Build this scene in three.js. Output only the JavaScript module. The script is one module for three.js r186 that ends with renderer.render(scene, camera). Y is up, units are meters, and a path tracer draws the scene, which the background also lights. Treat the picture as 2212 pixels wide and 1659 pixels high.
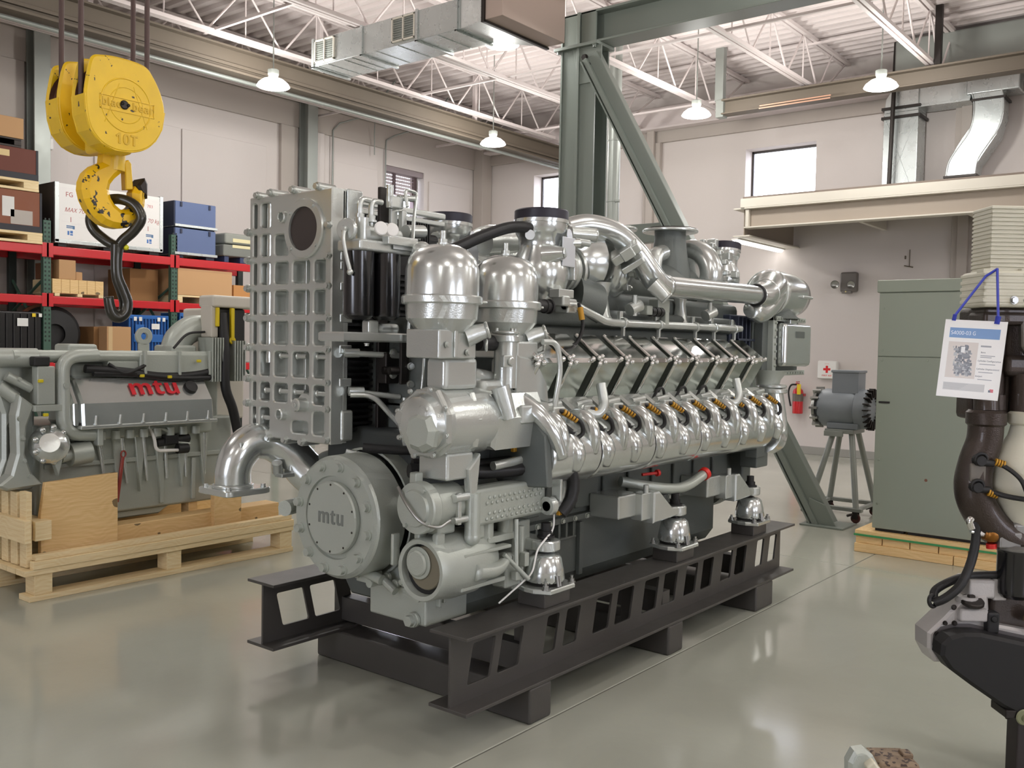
import * as THREE from 'three';
import { mergeGeometries, toCreasedNormals } from 'three/addons/utils/BufferGeometryUtils.js';
import { RoundedBoxGeometry } from 'three/addons/geometries/RoundedBoxGeometry.js';
import { TextGeometry } from 'three/addons/geometries/TextGeometry.js';
import { FontLoader } from 'three/addons/loaders/FontLoader.js';

// ---------- camera, sky, exposure ----------
const scene = new THREE.Scene();
const camera = new THREE.PerspectiveCamera(44.50, 2212 / 1659, 0.05, 200);
{
  const yaw = 0.67185, pitch = -0.040671, roll = 0.018504;
  camera.position.set(0, 1.6, 0);
  const f = new THREE.Vector3(Math.cos(yaw) * Math.cos(pitch), Math.sin(pitch), -Math.sin(yaw) * Math.cos(pitch));
  const r = f.clone().cross(new THREE.Vector3(0, 1, 0)).normalize(), u = r.clone().cross(f);
  const c = Math.cos(roll), s = Math.sin(roll);
  const r2 = r.clone().multiplyScalar(c).addScaledVector(u, s), u2 = u.clone().multiplyScalar(c).addScaledVector(r, -s);
  camera.quaternion.setFromRotationMatrix(new THREE.Matrix4().makeBasis(r2, u2, f.clone().negate()));
}
scene.background = new THREE.Color(0.93, 0.97, 1.12);
scene.backgroundIntensity = 15.0;
const renderer = new THREE.WebGLRenderer({ antialias: true });
renderer.toneMapping = THREE.LinearToneMapping;
renderer.toneMappingExposure = 0.6;
renderer.shadowMap.enabled = true;
const LAMP_POWER = 13, LAMP_COLOR = new THREE.Color(1.0, 0.985, 0.94);

// ---------- helpers ----------
let seed = 7; const rnd = () => (seed = (seed * 16807) % 2147483647) / 2147483647;
const V = (x, y, z) => new THREE.Vector3(x, y, z);
const taken = {};
function numbered(n) { const k = taken[n] = (taken[n] ?? -1) + 1; return k ? n + '_' + String(k).padStart(3, '0') : n; }
function thing(name, label, category, pos = [0, 0, 0], group) {
  const o = new THREE.Group(); o.name = numbered(name); o.position.set(...pos); scene.add(o);
  o.userData = { label, category }; if (group) o.userData.group = group; return o;
}
function struct(name, pos = [0, 0, 0]) { const o = new THREE.Group(); o.name = name; o.position.set(...pos); scene.add(o); o.userData = { kind: 'structure' }; return o; }
function norm(g) {
  g = g.index ? g : g.clone();
  if (!g.attributes.uv) g.setAttribute('uv', new THREE.BufferAttribute(new Float32Array(g.attributes.position.count * 2), 2));
  for (const k of Object.keys(g.attributes)) if (!['position', 'normal', 'uv'].includes(k)) g.deleteAttribute(k);
  g.morphAttributes = {}; g.clearGroups();
  if (!g.index) { const n = g.attributes.position.count, a = new Uint32Array(n); for (let i = 0; i < n; i++) a[i] = i; g.setIndex(new THREE.BufferAttribute(a, 1)); }
  return g;
}
const merge = (gs) => mergeGeometries([gs].flat(9).map(norm), false);
// box-mapped uv in metres, so that textures keep their real size
function boxUV(g, s = 1) {
  const p = g.attributes.position, n = g.attributes.normal, uv = new Float32Array(p.count * 2);
  for (let i = 0; i < p.count; i++) {
    const ax = Math.abs(n.getX(i)), ay = Math.abs(n.getY(i)), az = Math.abs(n.getZ(i));
    if (ay >= ax && ay >= az) { uv[2 * i] = p.getX(i) * s; uv[2 * i + 1] = p.getZ(i) * s; }
    else if (ax >= az) { uv[2 * i] = p.getZ(i) * s; uv[2 * i + 1] = p.getY(i) * s; }
    else { uv[2 * i] = p.getX(i) * s; uv[2 * i + 1] = p.getY(i) * s; }
  }
  g.setAttribute('uv', new THREE.BufferAttribute(uv, 2)); return g;
}
// a part: geometries given in world metres (things keep no turn while they are built)
function part(name, geoms, mat, parent, label) {
  const g = merge(geoms); const w = V(0, 0, 0);
  for (let o = parent; o && o !== scene; o = o.parent) w.add(o.position);
  boxUV(g); g.translate(-w.x, -w.y, -w.z);
  const m = new THREE.Mesh(g, mat); m.castShadow = m.receiveShadow = true;
  m.name = numbered(name);
  if (label) m.userData.label = label;
  (parent ?? scene).add(m); return m;
}
function single(name, label, category, geoms, mat, group) { const m = part(name, geoms, mat, scene); m.userData = { label, category }; if (group) m.userData.group = group; return m; }
// several alike pieces sharing one geometry: list of [x,y,z] offsets
function pieces(name, geom, mat, parent, list) {
  const w = V(0, 0, 0); for (let o = parent; o && o !== scene; o = o.parent) w.add(o.position);
  const g = boxUV(merge(geom));
  return list.map((q) => { const m = new THREE.Mesh(g, mat); m.castShadow = m.receiveShadow = true; m.name = numbered(name); m.position.set(q[0] - w.x, q[1] - w.y, q[2] - w.z); if (q[3]) m.rotation.set(...q[3]); parent.add(m); return m; });
}
const bb = (x0, x1, y0, y1, z0, z1, r = 0.004) => {
  const w = Math.abs(x1 - x0), h = Math.abs(y1 - y0), d = Math.abs(z1 - z0), m = Math.min(w, h, d);
  const g = r > 0 && m > 0.003 ? new RoundedBoxGeometry(w, h, d, 1, Math.min(r, m * 0.45)) : new THREE.BoxGeometry(w, h, d);
  return g.translate((x0 + x1) / 2, (y0 + y1) / 2, (z0 + z1) / 2);
};
const bx = (c, s, r = 0.004) => bb(c[0] - s[0] / 2, c[0] + s[0] / 2, c[1] - s[1] / 2, c[1] + s[1] / 2, c[2] - s[2] / 2, c[2] + s[2] / 2, r);
const UPV = V(0, 1, 0);
function orient(g, dir, at) { g.applyQuaternion(new THREE.Quaternion().setFromUnitVectors(UPV, V(...dir).normalize())); return g.translate(...at); }
// turned profile [[radius, height], ...] about the axis dir standing at the point at
function lathe(prof, at, dir = [0, 1, 0], seg = 28, crease = 0.5) {
  return orient(toCreasedNormals(new THREE.LatheGeometry(prof.map(([r, h]) => new THREE.Vector2(Math.max(r, 1e-5), h)), seg), crease), dir, at);
}
function rod(a, b, r, r2 = r, seg = 14) {
  const A = V(...a), B = V(...b), d = B.clone().sub(A), L = d.length();
  return orient(new THREE.CylinderGeometry(r2, r, L, seg).translate(0, L / 2, 0), d.toArray(), a);
}
// disc with chamfered rims
const disc = (at, dir, r, h, c = 0.004, seg = 28) => lathe([[0, 0], [r - c, 0], [r, c], [r, h - c], [r - c, h], [0, h]], at, dir, seg);
const ring = (at, dir, ri, ro, h, c = 0.003, seg = 28) => lathe([[ri, 0], [ro - c, 0], [ro, c], [ro, h - c], [ro - c, h], [ri, h], [ri, 0]], at, dir, seg);
const ball = (at, r, s = [1, 1, 1], seg = 20) => new THREE.SphereGeometry(r, seg, Math.round(seg * 0.7)).scale(...s).translate(...at);
const tor = (at, dir, R, r, seg = 32, arc = Math.PI * 2, rs = 10) => orient(new THREE.TorusGeometry(R, r, rs, seg, arc).rotateX(Math.PI / 2), dir, at);
const bolt = (at, dir, r = 0.012, h = 0.012) => merge([orient(new THREE.CylinderGeometry(r * 1.25, r * 1.25, h * 0.3, 12).translate(0, h * 0.15, 0), dir, at), orient(new THREE.CylinderGeometry(r, r, h, 6).translate(0, h * 0.5, 0), dir, at)]);
// pipe along corner points with bends of the given radius
function pipe(pts, r, bend = 0.08, seg = 12, caps = true) {
  const P = pts.map((p) => V(...p)), path = new THREE.CurvePath(); let last = P[0];
  for (let i = 1; i < P.length - 1; i++) {
    const a = P[i - 1].clone().sub(P[i]), b = P[i + 1].clone().sub(P[i]);
    const k = Math.min(bend, a.length() * 0.49, b.length() * 0.49);
    const s = P[i].clone().addScaledVector(a.normalize(), k), e = P[i].clone().addScaledVector(b.normalize(), k);
    if (s.distanceTo(last) > 1e-4) path.add(new THREE.LineCurve3(last, s));
    path.add(new THREE.QuadraticBezierCurve3(s, P[i], e)); last = e;
  }
  path.add(new THREE.LineCurve3(last, P[P.length - 1]));
  return tubeOn(path, r, Math.max(6, path.curves.length * 7), seg, caps);
}
function tubeOn(path, r, n, seg, caps = true) {
  const g = new THREE.TubeGeometry(path, n, r, seg, false); if (!caps) return g;
  const out = [g];
  for (const t of [0, 1]) { const d = path.getTangentAt(t); if (!t) d.negate(); out.push(orient(new THREE.CircleGeometry(r, seg).rotateX(-Math.PI / 2), d.toArray(), path.getPointAt(t).toArray())); }
  return merge(out);
}
const hose = (pts, r, n = 24, seg = 10) => tubeOn(new THREE.CatmullRomCurve3(pts.map((p) => V(...p)), false, 'centripetal'), r, n, seg);
// sweep with a radius that changes along the way
function sweep(pts, radii, n = 30, seg = 16, squash = 1) {
  const c = new THREE.CatmullRomCurve3(pts.map((p) => V(...p)), false, 'centripetal'), F = c.computeFrenetFrames(n, false), pos = [], idx = [];
  for (let i = 0; i <= n; i++) {
    const t = i / n, p = c.getPointAt(t), k = t * (radii.length - 1), a = Math.min(Math.floor(k), radii.length - 2), w = k - a, r = radii[a] * (1 - w) + radii[a + 1] * w;
    for (let j = 0; j <= seg; j++) { const th = j / seg * Math.PI * 2, q = p.clone().addScaledVector(F.normals[i], Math.cos(th) * r).addScaledVector(F.binormals[i], Math.sin(th) * r * squash); pos.push(q.x, q.y, q.z); }
  }
  for (let i = 0; i < n; i++) for (let j = 0; j < seg; j++) { const a = i * (seg + 1) + j, b = a + seg + 1; idx.push(a, a + 1, b, b, a + 1, b + 1); }
  for (const [row, flip] of [[0, 1], [n, 0]]) { const p = c.getPointAt(row / n), k = pos.length / 3; pos.push(p.x, p.y, p.z); for (let j = 0; j < seg; j++) { const a = row * (seg + 1) + j; flip ? idx.push(k, a + 1, a) : idx.push(k, a, a + 1); } }
  const g = new THREE.BufferGeometry(); g.setAttribute('position', new THREE.Float32BufferAttribute(pos, 3)); g.setIndex(idx); g.computeVertexNormals(); return g;
}
// polygon in a plane pushed along the third axis; plane 'xy' | 'zy' | 'xz'
function ext(poly, plane, at0, at1, bevel = 0.004, holes = []) {
  const mk = (q, C) => { const s = new C(); q.forEach(([a, b], i) => i ? s.lineTo(a, b) : s.moveTo(a, b)); s.closePath(); return s; };
  const s = poly.curves ? poly : mk(poly, THREE.Shape); for (const h of holes) s.holes.push(h.curves ? h : mk(h, THREE.Path));
  const lo = Math.min(at0, at1), d = Math.abs(at1 - at0), b = Math.min(bevel, d * 0.4);
  let g = new THREE.ExtrudeGeometry(s, { depth: d - 2 * b, bevelEnabled: b > 0, bevelThickness: b, bevelSize: b, bevelOffset: -b, bevelSegments: 1, curveSegments: 14 });
  g.translate(0, 0, b);
  if (plane === 'xy') g.translate(0, 0, lo);
  if (plane === 'zy') { g.rotateY(-Math.PI / 2); g.scale(1, 1, 1); g.translate(lo + d, 0, 0); }   // (u,v,w) -> (-w, v, u)
  if (plane === 'xz') { g.rotateX(Math.PI / 2); g.translate(0, lo + d, 0); }                       // (u,v,w) -> (u, -w, v)
  return g;
}
function rrect(a0, a1, b0, b1, r, C = THREE.Path) {
  const s = new C(); s.moveTo(a0 + r, b0); s.lineTo(a1 - r, b0); s.quadraticCurveTo(a1, b0, a1, b0 + r); s.lineTo(a1, b1 - r); s.quadraticCurveTo(a1, b1, a1 - r, b1); s.lineTo(a0 + r, b1); s.quadraticCurveTo(a0, b1, a0, b1 - r); s.lineTo(a0, b0 + r); s.quadraticCurveTo(a0, b0, a0 + r, b0); return s;
}
function circ(a, b, r, C = THREE.Path) { const s = new C(); s.absarc(a, b, r, 0, Math.PI * 2); return s; }
const font = await new FontLoader().loadAsync('fonts/droid/droid_sans_bold.typeface.json');
// ---------- textures ----------
const hash = (x, y, s) => { let h = (x * 374761393 + y * 668265263 + s * 974634777) | 0; h = (h ^ (h >>> 13)) * 1274126177 | 0; return ((h ^ (h >>> 16)) >>> 0) / 4294967295; };
function vnoise(x, y, per, s) {   // tiling value noise
  const xi = Math.floor(x), yi = Math.floor(y), fx = x - xi, fy = y - yi, m = (v) => ((v % per) + per) % per, e = (t) => t * t * (3 - 2 * t);
  const a = hash(m(xi), m(yi), s), b = hash(m(xi + 1), m(yi), s), c = hash(m(xi), m(yi + 1), s), d = hash(m(xi + 1), m(yi + 1), s), u = e(fx), v = e(fy);
  return a * (1 - u) * (1 - v) + b * u * (1 - v) + c * (1 - u) * v + d * u * v;
}
function tex(n, fn, srgb, metres = 1) {
  const d = new Uint8Array(n * n * 4);
  for (let y = 0; y < n; y++) for (let x = 0; x < n; x++) { const c = fn(x / n, y / n), i = (y * n + x) * 4; for (let k = 0; k < 3; k++) d[i + k] = Math.max(0, Math.min(255, (Array.isArray(c) ? c[k] : c) * 255)); d[i + 3] = 255; }
  const t = new THREE.DataTexture(d, n, n); t.wrapS = t.wrapT = THREE.RepeatWrapping; t.magFilter = THREE.LinearFilter; t.minFilter = THREE.LinearMipmapLinearFilter; t.generateMipmaps = true;
  if (srgb) t.colorSpace = THREE.SRGBColorSpace; t.repeat.set(1 / metres, 1 / metres); t.needsUpdate = true; return t;
}
const fbm = (u, v, f, s, oct = 4) => { let a = 0, w = 0.5, t = 0; for (let o = 0; o < oct; o++) { a += w * vnoise(u * f, v * f, f, s + o); t += w; w *= 0.5; f *= 2; } return a / t; };
const nz = {
  paint: tex(256, (u, v) => 0.5 * fbm(u, v, 24, 3, 3) + 0.5 * hash(u * 256 | 0, v * 256 | 0, 5), false, 0.4),
  peel: tex(256, (u, v) => fbm(u, v, 40, 11, 2), false, 0.35),
  cast: tex(256, (u, v) => fbm(u, v, 32, 21, 3), false, 0.12),
  rough: tex(256, (u, v) => 0.75 + 0.25 * fbm(u, v, 8, 31, 4), false, 0.7),
};
const S = (r, g, b) => new THREE.Color().setRGB(r / 255, g / 255, b / 255, THREE.SRGBColorSpace);
const mat = (color, roughness, metalness = 0, extra = {}) => new THREE.MeshStandardMaterial({ color, roughness, metalness, ...extra });
const phys = (color, roughness, metalness = 0, extra = {}) => new THREE.MeshPhysicalMaterial({ color, roughness, metalness, ...extra });
function woodTex(a, b, s) {
  return tex(512, (u, v) => { const g = fbm(u * 0.999, v, 3, s, 3), w = 0.5 + 0.5 * Math.sin((v * 26 + g * 7 + 0.6 * fbm(u, v, 4, s + 9, 2)) * 6.283), f = vnoise(u * 8, v * 256, 256, s + 4), k = 0.3 * w + 0.7 * f; const kn = vnoise(u * 5, v * 9, 45, s + 6) > 0.93 ? 0.55 : 1; return a.map((x, i) => (x * (1 - k) + b[i] * k) * kn); }, true, 0.8);
}
const M = {
  silver: phys(S(200, 204, 200), 0.28, 0.68, { clearcoat: 0.35, clearcoatRoughness: 0.22, bumpMap: nz.cast, bumpScale: 0.0004, roughnessMap: nz.rough }),
  silverSmooth: phys(S(206, 210, 208), 0.22, 0.78, { clearcoat: 0.45, clearcoatRoughness: 0.12, roughnessMap: nz.rough }),
  silverDull: phys(S(176, 181, 173), 0.44, 0.35, { clearcoat: 0.15, clearcoatRoughness: 0.4, bumpMap: nz.cast, bumpScale: 0.0006, roughnessMap: nz.rough }),
  silverShaded: mat(S(104, 109, 106), 0.48, 0.4, { bumpMap: nz.cast, bumpScale: 0.0006 }),  // silver paint of the engine core with its shade put into the colour
  chrome: mat(S(226, 226, 224), 0.1, 1),
  castShaded: mat(S(66, 69, 68), 0.5, 0.3),  // front casting darkened, the shade between the parts is in its colour
  polished: mat(S(186, 192, 184), 0.2, 0.85),
  steel: mat(S(165, 165, 162), 0.3, 0.9),
  darkSteel: mat(S(58, 54, 52), 0.42, 0.75, { bumpMap: nz.cast, bumpScale: 0.0004 }),
  blackGloss: phys(S(14, 14, 18), 0.22, 0, { clearcoat: 0.6, clearcoatRoughness: 0.15 }),
  black: mat(S(24, 23, 24), 0.55, 0),
  rubber: mat(S(24, 23, 24), 0.5, 0, { bumpMap: nz.cast, bumpScale: 0.0005 }),
  capBlack: mat(S(28, 24, 40), 0.42, 0),
  shadowHole: mat(S(48, 44, 44), 0.7, 0.1),
  skid: phys(S(70, 67, 64), 0.5, 0.1, { clearcoat: 0.2, clearcoatRoughness: 0.45, bumpMap: nz.cast, bumpScale: 0.0003, roughnessMap: nz.rough }),
  yellowTag: mat(S(190, 140, 40), 0.45, 0.2),
  gantry: phys(S(118, 126, 119), 0.42, 0, { clearcoat: 0.3, clearcoatRoughness: 0.3, bumpMap: nz.paint, bumpScale: 0.0002 }),
  cream: mat(S(202, 196, 184), 0.5, 0, { bumpMap: nz.paint, bumpScale: 0.0003 }),
  wall: mat(S(207, 199, 195), 0.75, 0, { bumpMap: nz.paint, bumpScale: 0.0009 }),
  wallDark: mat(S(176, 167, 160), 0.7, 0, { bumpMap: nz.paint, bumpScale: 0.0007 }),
  ceil: mat(S(212, 202, 200), 0.7, 0),
  taupe: mat(S(158, 146, 133), 0.55),
  tan: mat(S(100, 90, 78), 0.6, 0),
  galv: phys(S(196, 201, 200), 0.32, 0.7, { roughnessMap: nz.rough }),
  galvDull: phys(S(146, 150, 145), 0.45, 0.35, { roughnessMap: nz.rough }),
  red: phys(S(196, 24, 34), 0.28, 0, { clearcoat: 0.5, clearcoatRoughness: 0.2 }),
  green: mat(S(62, 92, 78), 0.45, 0),
  darkGreen: mat(S(30, 40, 36), 0.5, 0),
  white: mat(S(232, 230, 226), 0.45, 0),
  wood: mat(0xffffff, 0.62, 0, { map: woodTex([0.93, 0.86, 0.70], [0.87, 0.76, 0.56], 3) }),
  ply: mat(0xffffff, 0.6, 0, { map: woodTex([0.92, 0.79, 0.58], [0.85, 0.70, 0.47], 12) }),
  card: mat(S(186, 146, 104), 0.8, 0),
  brownBox: mat(S(128, 74, 48), 0.7, 0, { roughnessMap: nz.rough }),
};
// ---------- the setting ----------
const XB = 14.3, ZL = -12.22, XF = -7.0, ZR = 7.5, YD = 5.95, WT = 0.3;
// ground outside and floor slabs with a saw joint between them
part('ground', bb(-40, 60, -0.4, -0.22, -50, 40, 0), mat(S(120, 118, 112), 0.9), scene).userData = { kind: 'structure' };
M.floor = phys(S(160, 161, 149), 0.155, 0, {
  map: tex(512, (u, v) => { const k = 0.93 + 0.07 * fbm(u, v, 5, 41, 5); return [k * 0.69, k * 0.694, k * 0.645]; }, true, 3.1),
  color: 0xffffff, roughnessMap: tex(256, (u, v) => 0.62 + 0.38 * fbm(u, v, 6, 51, 4), false, 2.3), bumpMap: nz.peel, bumpScale: 0.00009, specularIntensity: 1, ior: 1.52 });
{
  const f = struct('floor'), g = 0.004, zj = -2.33, X = [XF - WT, 0.6, 7.05, XB + WT], Z = [ZL - WT, zj, 3.2, ZR + WT];
  for (let i = 0; i < 3; i++) for (let j = 0; j < 3; j++) part('floor_slab', bb(X[i] + g, X[i + 1] - g, -0.22, 0, Z[j] + g, Z[j + 1] - g, 0.004), M.floor, f);
  part('joint_filler', [bb(XF - WT, XB + WT, -0.2, -0.004, zj - 0.01, zj + 0.01, 0), bb(XF - WT, XB + WT, -0.2, -0.004, 3.19, 3.21, 0), bb(0.59, 0.61, -0.2, -0.004, ZL - WT, ZR + WT, 0), bb(7.04, 7.06, -0.2, -0.004, ZL - WT, ZR + WT, 0)], mat(S(96, 95, 88), 0.7), f);
}
// a wall in a plane with rectangular openings, 'x' (at constant x) or 'z'
function wallWith(axis, at0, at1, lo, hi, top, holes) {
  return ext([[lo, -0.22], [hi, -0.22], [hi, top], [lo, top]], axis === 'x' ? 'zy' : 'xy', at0, at1, 0, holes.map(([a, b, c, d]) => [[a, c], [b, c], [b, d], [a, d]]));
}
const top = YD + 0.5;
// back wall with its two clerestory windows
const W1 = [-6.63, -5.47, 4.02, 4.84], W2 = [-10.93, -9.7, 3.95, 4.84], W3 = [-1.9, -0.7, 4.02, 4.84];
{
  const w = struct('wall_back');
  part('wall_slab', wallWith('x', XB, XB + WT, ZL - WT, ZR + WT, top, [W1, W2, W3]), M.wall, w);
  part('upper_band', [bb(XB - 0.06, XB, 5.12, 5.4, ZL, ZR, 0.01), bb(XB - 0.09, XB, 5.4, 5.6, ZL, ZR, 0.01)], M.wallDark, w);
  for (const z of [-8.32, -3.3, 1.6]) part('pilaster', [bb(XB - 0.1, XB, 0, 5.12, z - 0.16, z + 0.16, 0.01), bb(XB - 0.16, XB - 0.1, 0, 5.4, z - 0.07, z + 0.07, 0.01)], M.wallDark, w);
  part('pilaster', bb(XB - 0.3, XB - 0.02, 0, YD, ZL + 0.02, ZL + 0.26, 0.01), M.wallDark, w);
  const b = part('baseboard_back', bb(XB - 0.02, XB, 0, 0.12, ZL, ZR, 0.005), mat(S(150, 148, 142), 0.5), scene); b.name = 'baseboard_back'; b.userData = { kind: 'structure' };
}
const glass = phys(0xffffff, 0.02, 0, { transmission: 1, thickness: 0, ior: 1.5 });
[W1, W2, W3].forEach((q, i) => {
  const o = struct('window_' + (i + 1)), [a, b, c, d] = q, x = XB + WT - 0.06;
  part('window_frame', [bb(x, x + 0.05, c, d, a, a + 0.035, 0.004), bb(x, x + 0.05, c, d, b - 0.035, b, 0.004), bb(x, x + 0.05, c, c + 0.035, a, b, 0.004), bb(x, x + 0.05, d - 0.035, d, a, b, 0.004)], mat(S(70, 66, 64), 0.4, 0.5), o);
  part('pane', bb(x + 0.02, x + 0.028, c + 0.03, d - 0.03, a + 0.03, b - 0.03, 0), glass, o);
});
// left wall with a roller door opening near the corner
const RD = [11.66, 12.64, 0, 4.76];
{
  const w = struct('wall_left');
  part('wall_slab', wallWith('z', ZL - WT, ZL, XF - WT, XB + WT, top, [[RD[0], RD[1], -0.2, RD[3]]]), M.wall, w);
  part('upper_band', [bb(XF, XB, 5.02, 5.42, ZL, ZL + 0.05, 0.01), bb(XF, XB, 5.42, 5.62, ZL, ZL + 0.1, 0.01)], M.wallDark, w);
  for (const x of [1.3, 5.55, 9.8]) {
    part('steel_column', [bb(x - 0.1, x + 0.1, 0, YD, ZL + 0.06, ZL + 0.085, 0.004), bb(x - 0.1, x + 0.1, 0, YD, ZL + 0.26, ZL + 0.285, 0.004), bb(x - 0.012, x + 0.012, 0, YD, ZL + 0.085, ZL + 0.26, 0.003)], M.galvDull, w);
    part('pilaster', bb(x + 0.12, x + 0.42, 0, 5.02, ZL, ZL + 0.07, 0.01), M.wall, w);
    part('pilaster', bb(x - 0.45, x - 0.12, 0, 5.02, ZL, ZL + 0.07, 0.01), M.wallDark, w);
  }
  for (const [a, b] of [[6.35, 7.62], [7.64, 9.1], [10.45, 11.45], [2.1, 3.5], [3.52, 4.9], [12.75, 13.9]]) part('wall_panel', bb(a, b, 0.05, 4.62, ZL, ZL + 0.03, 0.006), M.wall, w);
}
{
  const d = struct('door_1');
  for (let i = 0; i < 8; i++) part('slat', bb(RD[0] + 0.02, RD[1] - 0.16, 4.22 + i * 0.06, 4.272 + i * 0.06, ZL - 0.16, ZL - 0.14, 0.006), mat(S(190, 178, 182), 0.5, 0.2), d);
  part('door_hood', bb(RD[0], RD[1], 4.66, 4.76, ZL - 0.2, ZL - 0.02, 0.01), mat(S(150, 138, 140), 0.5, 0.2), d);
  part('door_guide', [bb(RD[1] - 0.17, RD[1] - 0.06, 0, 4.7, ZL - 0.2, ZL - 0.1, 0.004), bb(RD[0], RD[0] + 0.04, 0, 4.7, ZL - 0.2, ZL - 0.1, 0.004), bb(RD[0] + 0.3, RD[0] + 0.38, 4.3, 4.68, ZL - 0.14, ZL - 0.125, 0.003)], mat(S(92, 76, 78), 0.5, 0.3), d);
  const lk = []; for (let y = 1.0; y < 4.68; y += 0.034) lk.push(tor([RD[1] - 0.1, y, ZL - 0.07], (Math.round(y / 0.034) % 2) ? [1, 0, 0] : [0, 0, 1], 0.014, 0.005, 10, Math.PI * 2, 5).scale(1, 1, 1));
  part('hoist_chain', lk, mat(S(210, 208, 205), 0.3, 0.6), d).userData.kind = 'stuff';
}
// the two walls behind the camera, with the big doorways that light the engine's front
const DR = [[-3.2, -0.6, 0.9, 3.4]], DZ = [[-0.8, 1.0, 1.4, 3.6], [3.4, 5.6, 1.4, 3.6]];
part('wall_front', wallWith('x', XF - WT, XF, ZL - WT, ZR + WT, top, DR), M.wall, scene).userData = { kind: 'structure' };
part('wall_right', wallWith('z', ZR, ZR + WT, XF - WT, XB + WT, top, DZ), M.wall, scene).userData = { kind: 'structure' };
for (const n of ['wall_front', 'wall_right', 'ground']) scene.children.find((c) => c.name.startsWith(n)).name = n;
DZ.forEach(([a, b, c, d], i) => {
  const o = struct('window_' + (i + 4)), z = ZR + WT - 0.06;
  part('window_frame', [bb(a, a + 0.05, c, d, z, z + 0.05), bb(b - 0.05, b, c, d, z, z + 0.05), bb(a, b, c, c + 0.05, z, z + 0.05), bb(a, b, d - 0.05, d, z, z + 0.05), bb((a + b) / 2 - 0.02, (a + b) / 2 + 0.02, c, d, z, z + 0.05)], M.darkSteel, o);
  part('pane', bb(a + 0.04, b - 0.04, c + 0.04, d - 0.04, z + 0.02, z + 0.028, 0), glass, o);
});
// ceiling: ribbed steel deck on open-web joists
{
  const c = struct('ceiling'), per = 0.2, prof = [];
  for (let x = XF - WT; x < XB + WT - 0.01; x += per) prof.push([x, YD], [x + 0.07, YD], [x + 0.09, YD + 0.05], [x + per - 0.02, YD + 0.05]);
  prof.push([XB + WT, YD + 0.05], [XB + WT, YD + 0.4], [XF - WT, YD + 0.4]);
  part('roof_deck', ext(prof, 'xy', ZL - WT, ZR + WT, 0), M.ceil, c);
  for (let z = -11.5; z < 4.2; z += 1.62) {
    const yt = YD - 0.02, yb = 5.24;
    const j = part('joist', [bb(XF + 0.1, XB - 0.05, yt - 0.05, yt, z - 0.06, z - 0.012, 0), bb(XF + 0.1, XB - 0.05, yt - 0.05, yt, z + 0.012, z + 0.06, 0), bb(XF + 0.6, 13.45, yb, yb + 0.045, z - 0.055, z - 0.01, 0), bb(XF + 0.6, 13.45, yb, yb + 0.045, z + 0.01, z + 0.055, 0)], M.ceil, c);
    const web = []; let up = 1; for (let x = -1.2; x < 13.2; x += 0.55) { web.push(rod([x, up ? yb + 0.02 : yt - 0.02, z], [x + 0.55, up ? yt - 0.02 : yb + 0.02, z], 0.014, 0.014, 6)); if (!up) web.push(rod([x, yt - 0.02, z], [x, yb + 0.02, z], 0.01, 0.01, 5)); up = 1 - up; }
    web.push(rod([13.2, yb, z], [XB - 0.1, yt - 0.02, z], 0.014, 0.014, 6));
    part('web_rods', web, M.ceil, j);
  }
  for (const x of [3.2, 6.6, 10.1, 12.9]) { part('bridging', [bb(x - 0.02, x + 0.02, 5.27, 5.3, ZL, ZR, 0), bb(x - 0.02, x + 0.02, YD - 0.1, YD - 0.07, ZL, ZR, 0)], M.ceil, c); }
  part('girder', [bb(XB - 0.28, XB - 0.08, 5.62, 5.66, ZL, ZR, 0.004), bb(XB - 0.2, XB - 0.16, 5.35, 5.62, ZL, ZR, 0.004), bb(XB - 0.28, XB - 0.08, 5.31, 5.35, ZL, ZR, 0.004)], M.ceil, c);
}
// ---------- lamps ----------
const glow = new THREE.MeshStandardMaterial({ color: 0xffffff, emissive: new THREE.Color(1, 0.97, 0.92), emissiveIntensity: 12, roughness: 0.4 });
function lamp(x, z, label, y = 4.98) {
  const o = thing('high_bay_lamp', label, 'lamp', [x, y, z], 'high bay lamps');
  part('bulb_lens', lathe([[0, 0], [0.13, 0.004], [0.18, 0.016], [0.195, 0.026], [0.172, 0.064], [0.12, 0.105], [0.055, 0.13], [0, 0.135]], [x, y, z], [0, 1, 0], 24, 0.9), glow, o);
  part('ballast_housing', [lathe([[0.03, 0.13], [0.055, 0.145], [0.065, 0.17], [0.065, 0.22], [0.03, 0.235], [0, 0.235]], [x, y, z], [0, 1, 0], 18), rod([x, y + 0.23, z], [x, YD + 0.01, z], 0.008)], M.galvDull, o);
  const l = new THREE.PointLight(LAMP_COLOR, LAMP_POWER); l.position.set(0, 0.08, 0); l.castShadow = true; l.shadow.radius = 7; o.add(l); l.name = 'lamp_light';
}
lamp(7.03, -9.3, 'glowing round lamp hanging before the left wall, near the yellow hook block', 4.6);
lamp(10.95, -9.16, 'glowing round lamp in the far corner above the black intake caps', 4.6);
lamp(8.33, -6.86, 'glowing round lamp half hidden under the grey supply air duct');
lamp(11.4, -6.01, 'glowing bell lamp beside the end of the tan rail and its hanger post', 4.69);
lamp(11.4, -3.61, 'glowing round lamp above the platform, left of the S-shaped metal duct', 4.69);
for (const [x, z] of [[12.0, 0.4], [12.0, 4.8], [8.4, -2.8], [8.2, 1], [8.2, 4.8], [4.3, -6.5], [4.2, -0.6], [4.2, 3.4], [0.2, -6.7], [0.2, 1.6], [0.2, 5], [-3.8, -2.8], [-3.8, 2.4]]) lamp(x, z, 'glowing round lamp outside the photographed view');
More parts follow.
